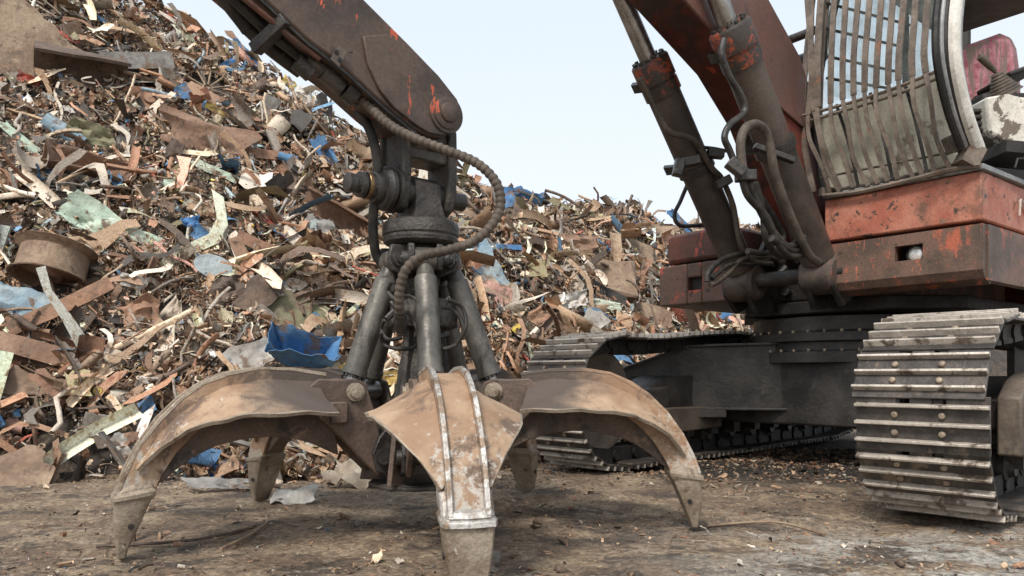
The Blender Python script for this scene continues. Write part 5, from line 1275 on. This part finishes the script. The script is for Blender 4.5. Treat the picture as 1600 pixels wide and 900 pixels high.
# sampled over the heap's face, denser where the camera is near
N = 150000; P_, N_, S_ = [], [], []
while len(P_) < N:
    x = rng.uniform(-9.5, 6.5); u = rng.uniform(0, 1) ** 1.25
    Yr = np.interp(x, rX, rY); Yb = np.interp(x, bX, bY)
    y = Yb - .15 + (Yr + .5 - Yb) * u
    if abs(x / y) > .80: continue
    p = V(x, y, heap(x, y)); nn = heap_n(p)
    if p.z < .0: p.z = .0
    if covered(p): continue
    if -3.35 < x < -2.35 and p.z < .42 and rng.random() < .85: continue
    s = .029 * (rng.pareto(2.3) + 1) * (.60 + y / 15)
    s = min(s, .34)
    p += nn * (rng.uniform(-.06, .13) + s*.12)
    P_.append(p[:]); N_.append(nn[:]); S_.append(s)
o = scatter('small_scrap', np.array(P_), np.array(N_), np.array(S_), M['small'], None, .55)
tag(o, 'tangle of small rusty shards, strips, tubes and wire covering the whole heap', 'scrap metal', kind='stuff')
# long thin rods and strips lying over the heap
P_, N_, S_ = [], [], []
while len(P_) < 1500:
    x = rng.uniform(-9.5, 6.5); u = rng.uniform(0, 1) ** 1.1
    Yr = np.interp(x, rX, rY); Yb = np.interp(x, bX, bY); y = Yb + (Yr + .3 - Yb) * u
    if abs(x / y) > .80: continue
    p = V(x, y, heap(x, y)); nn = heap_n(p); p += nn * .13
    if covered(p): continue
    P_.append(p[:]); N_.append(nn[:]); S_.append(rng.uniform(.18, .75))
o = scatter('scrap_rods', np.array(P_), np.array(N_), np.array(S_), M['small'], ROD + STRIP, .35)
tag(o, 'thin bent rods, pipes and strips scattered over the heap', 'scrap metal', kind='stuff')
# short tubes, curls and bent ends mixed with soil towards the foot of the heap
P_, N_, S_ = [], [], []
while len(P_) < 16000:
    x = rng.uniform(-5.5, 1.5); u = rng.uniform(0, .42) ** 1.1
    Yr = np.interp(x, rX, rY); Yb = np.interp(x, bX, bY); y = Yb - .05 + (Yr - Yb) * u
    if abs(x / y) > .80: continue
    p = V(x, y, max(0, heap(x, y))); nn = heap_n(p)
    if covered(p) or (-3.35 < x < -2.35 and p.z < .42): continue
    p += nn * rng.uniform(.0, .12)
    P_.append(p[:]); N_.append(nn[:]); S_.append(.045*(rng.pareto(3) + 1))
bw = np.array([{'tan':30,'dark brown':14,'rusty brown':16,'cream':8,'pale grey':5,'grey':8,'rusty orange':5}.get(n, .1) for n in names]); bw = bw/bw.sum()
o = scatter('short_tube_scrap', np.array(P_), np.array(N_), np.array(S_), M['small'], ROD + ROD + STRIP + list(range(NR1+2, NR1+6)), .7, bw)
tag(o, 'short bent tubes, curls and rod ends mixed with soil along the foot of the heap', 'scrap metal', kind='stuff')
# chips and crumbs on the dirt
P_, N_, S_ = [], [], []
while len(P_) < 24000:
    y = 1.7 + 5.0*rng.uniform(0, 1)**.75; x = rng.uniform(-.8, .8) * y
    cl = fbm(x*1.4, y*2.4, 7.7, 3)
    near = max(0, y - 4.2)
    if rng.uniform(-.5, .9) > cl + near*.5: continue
    s = .0085*(rng.pareto(2.6) + 1)*(1 + near*.9); s = min(s, .05)
    P_.append((x, y, gh(x, y) + s*.15)); N_.append((0, 0, 1)); S_.append(s)
gw = np.array([{'tan':30,'dark brown':24,'rusty brown':14,'cream':4,'pale grey':5,'white':.8,'grey':12,'black':8}.get(n, .15) for n in names]); gw = gw/gw.sum()
o = scatter('ground_crumbs', np.array(P_), np.array(N_), np.array(S_), M['small'], None, .3, gw)
tag(o, 'crumbs of rust, stones and metal chips strewn on the dirt', 'debris', kind='stuff')
# drop what the camera cannot see
bpy.context.view_layer.update(); dg = bpy.context.evaluated_depsgraph_get()
for o, kind, c, big, px, py in gen:
    me = o.data; n = len(me.vertices); hit = 0; mw = o.matrix_world; org = V(0,0,CAMH)
    for i in range(0, n, max(1, n//14)):
        t = mw @ me.vertices[i].co; d = t - org
        ok, loc, nn, fi, ob, _ = scn.ray_cast(dg, org, d.normalized(), distance=d.length + .01)
        if (ok and ob.name == o.name) or not ok: hit += 1
    if hit < 2: bpy.data.objects.remove(o)
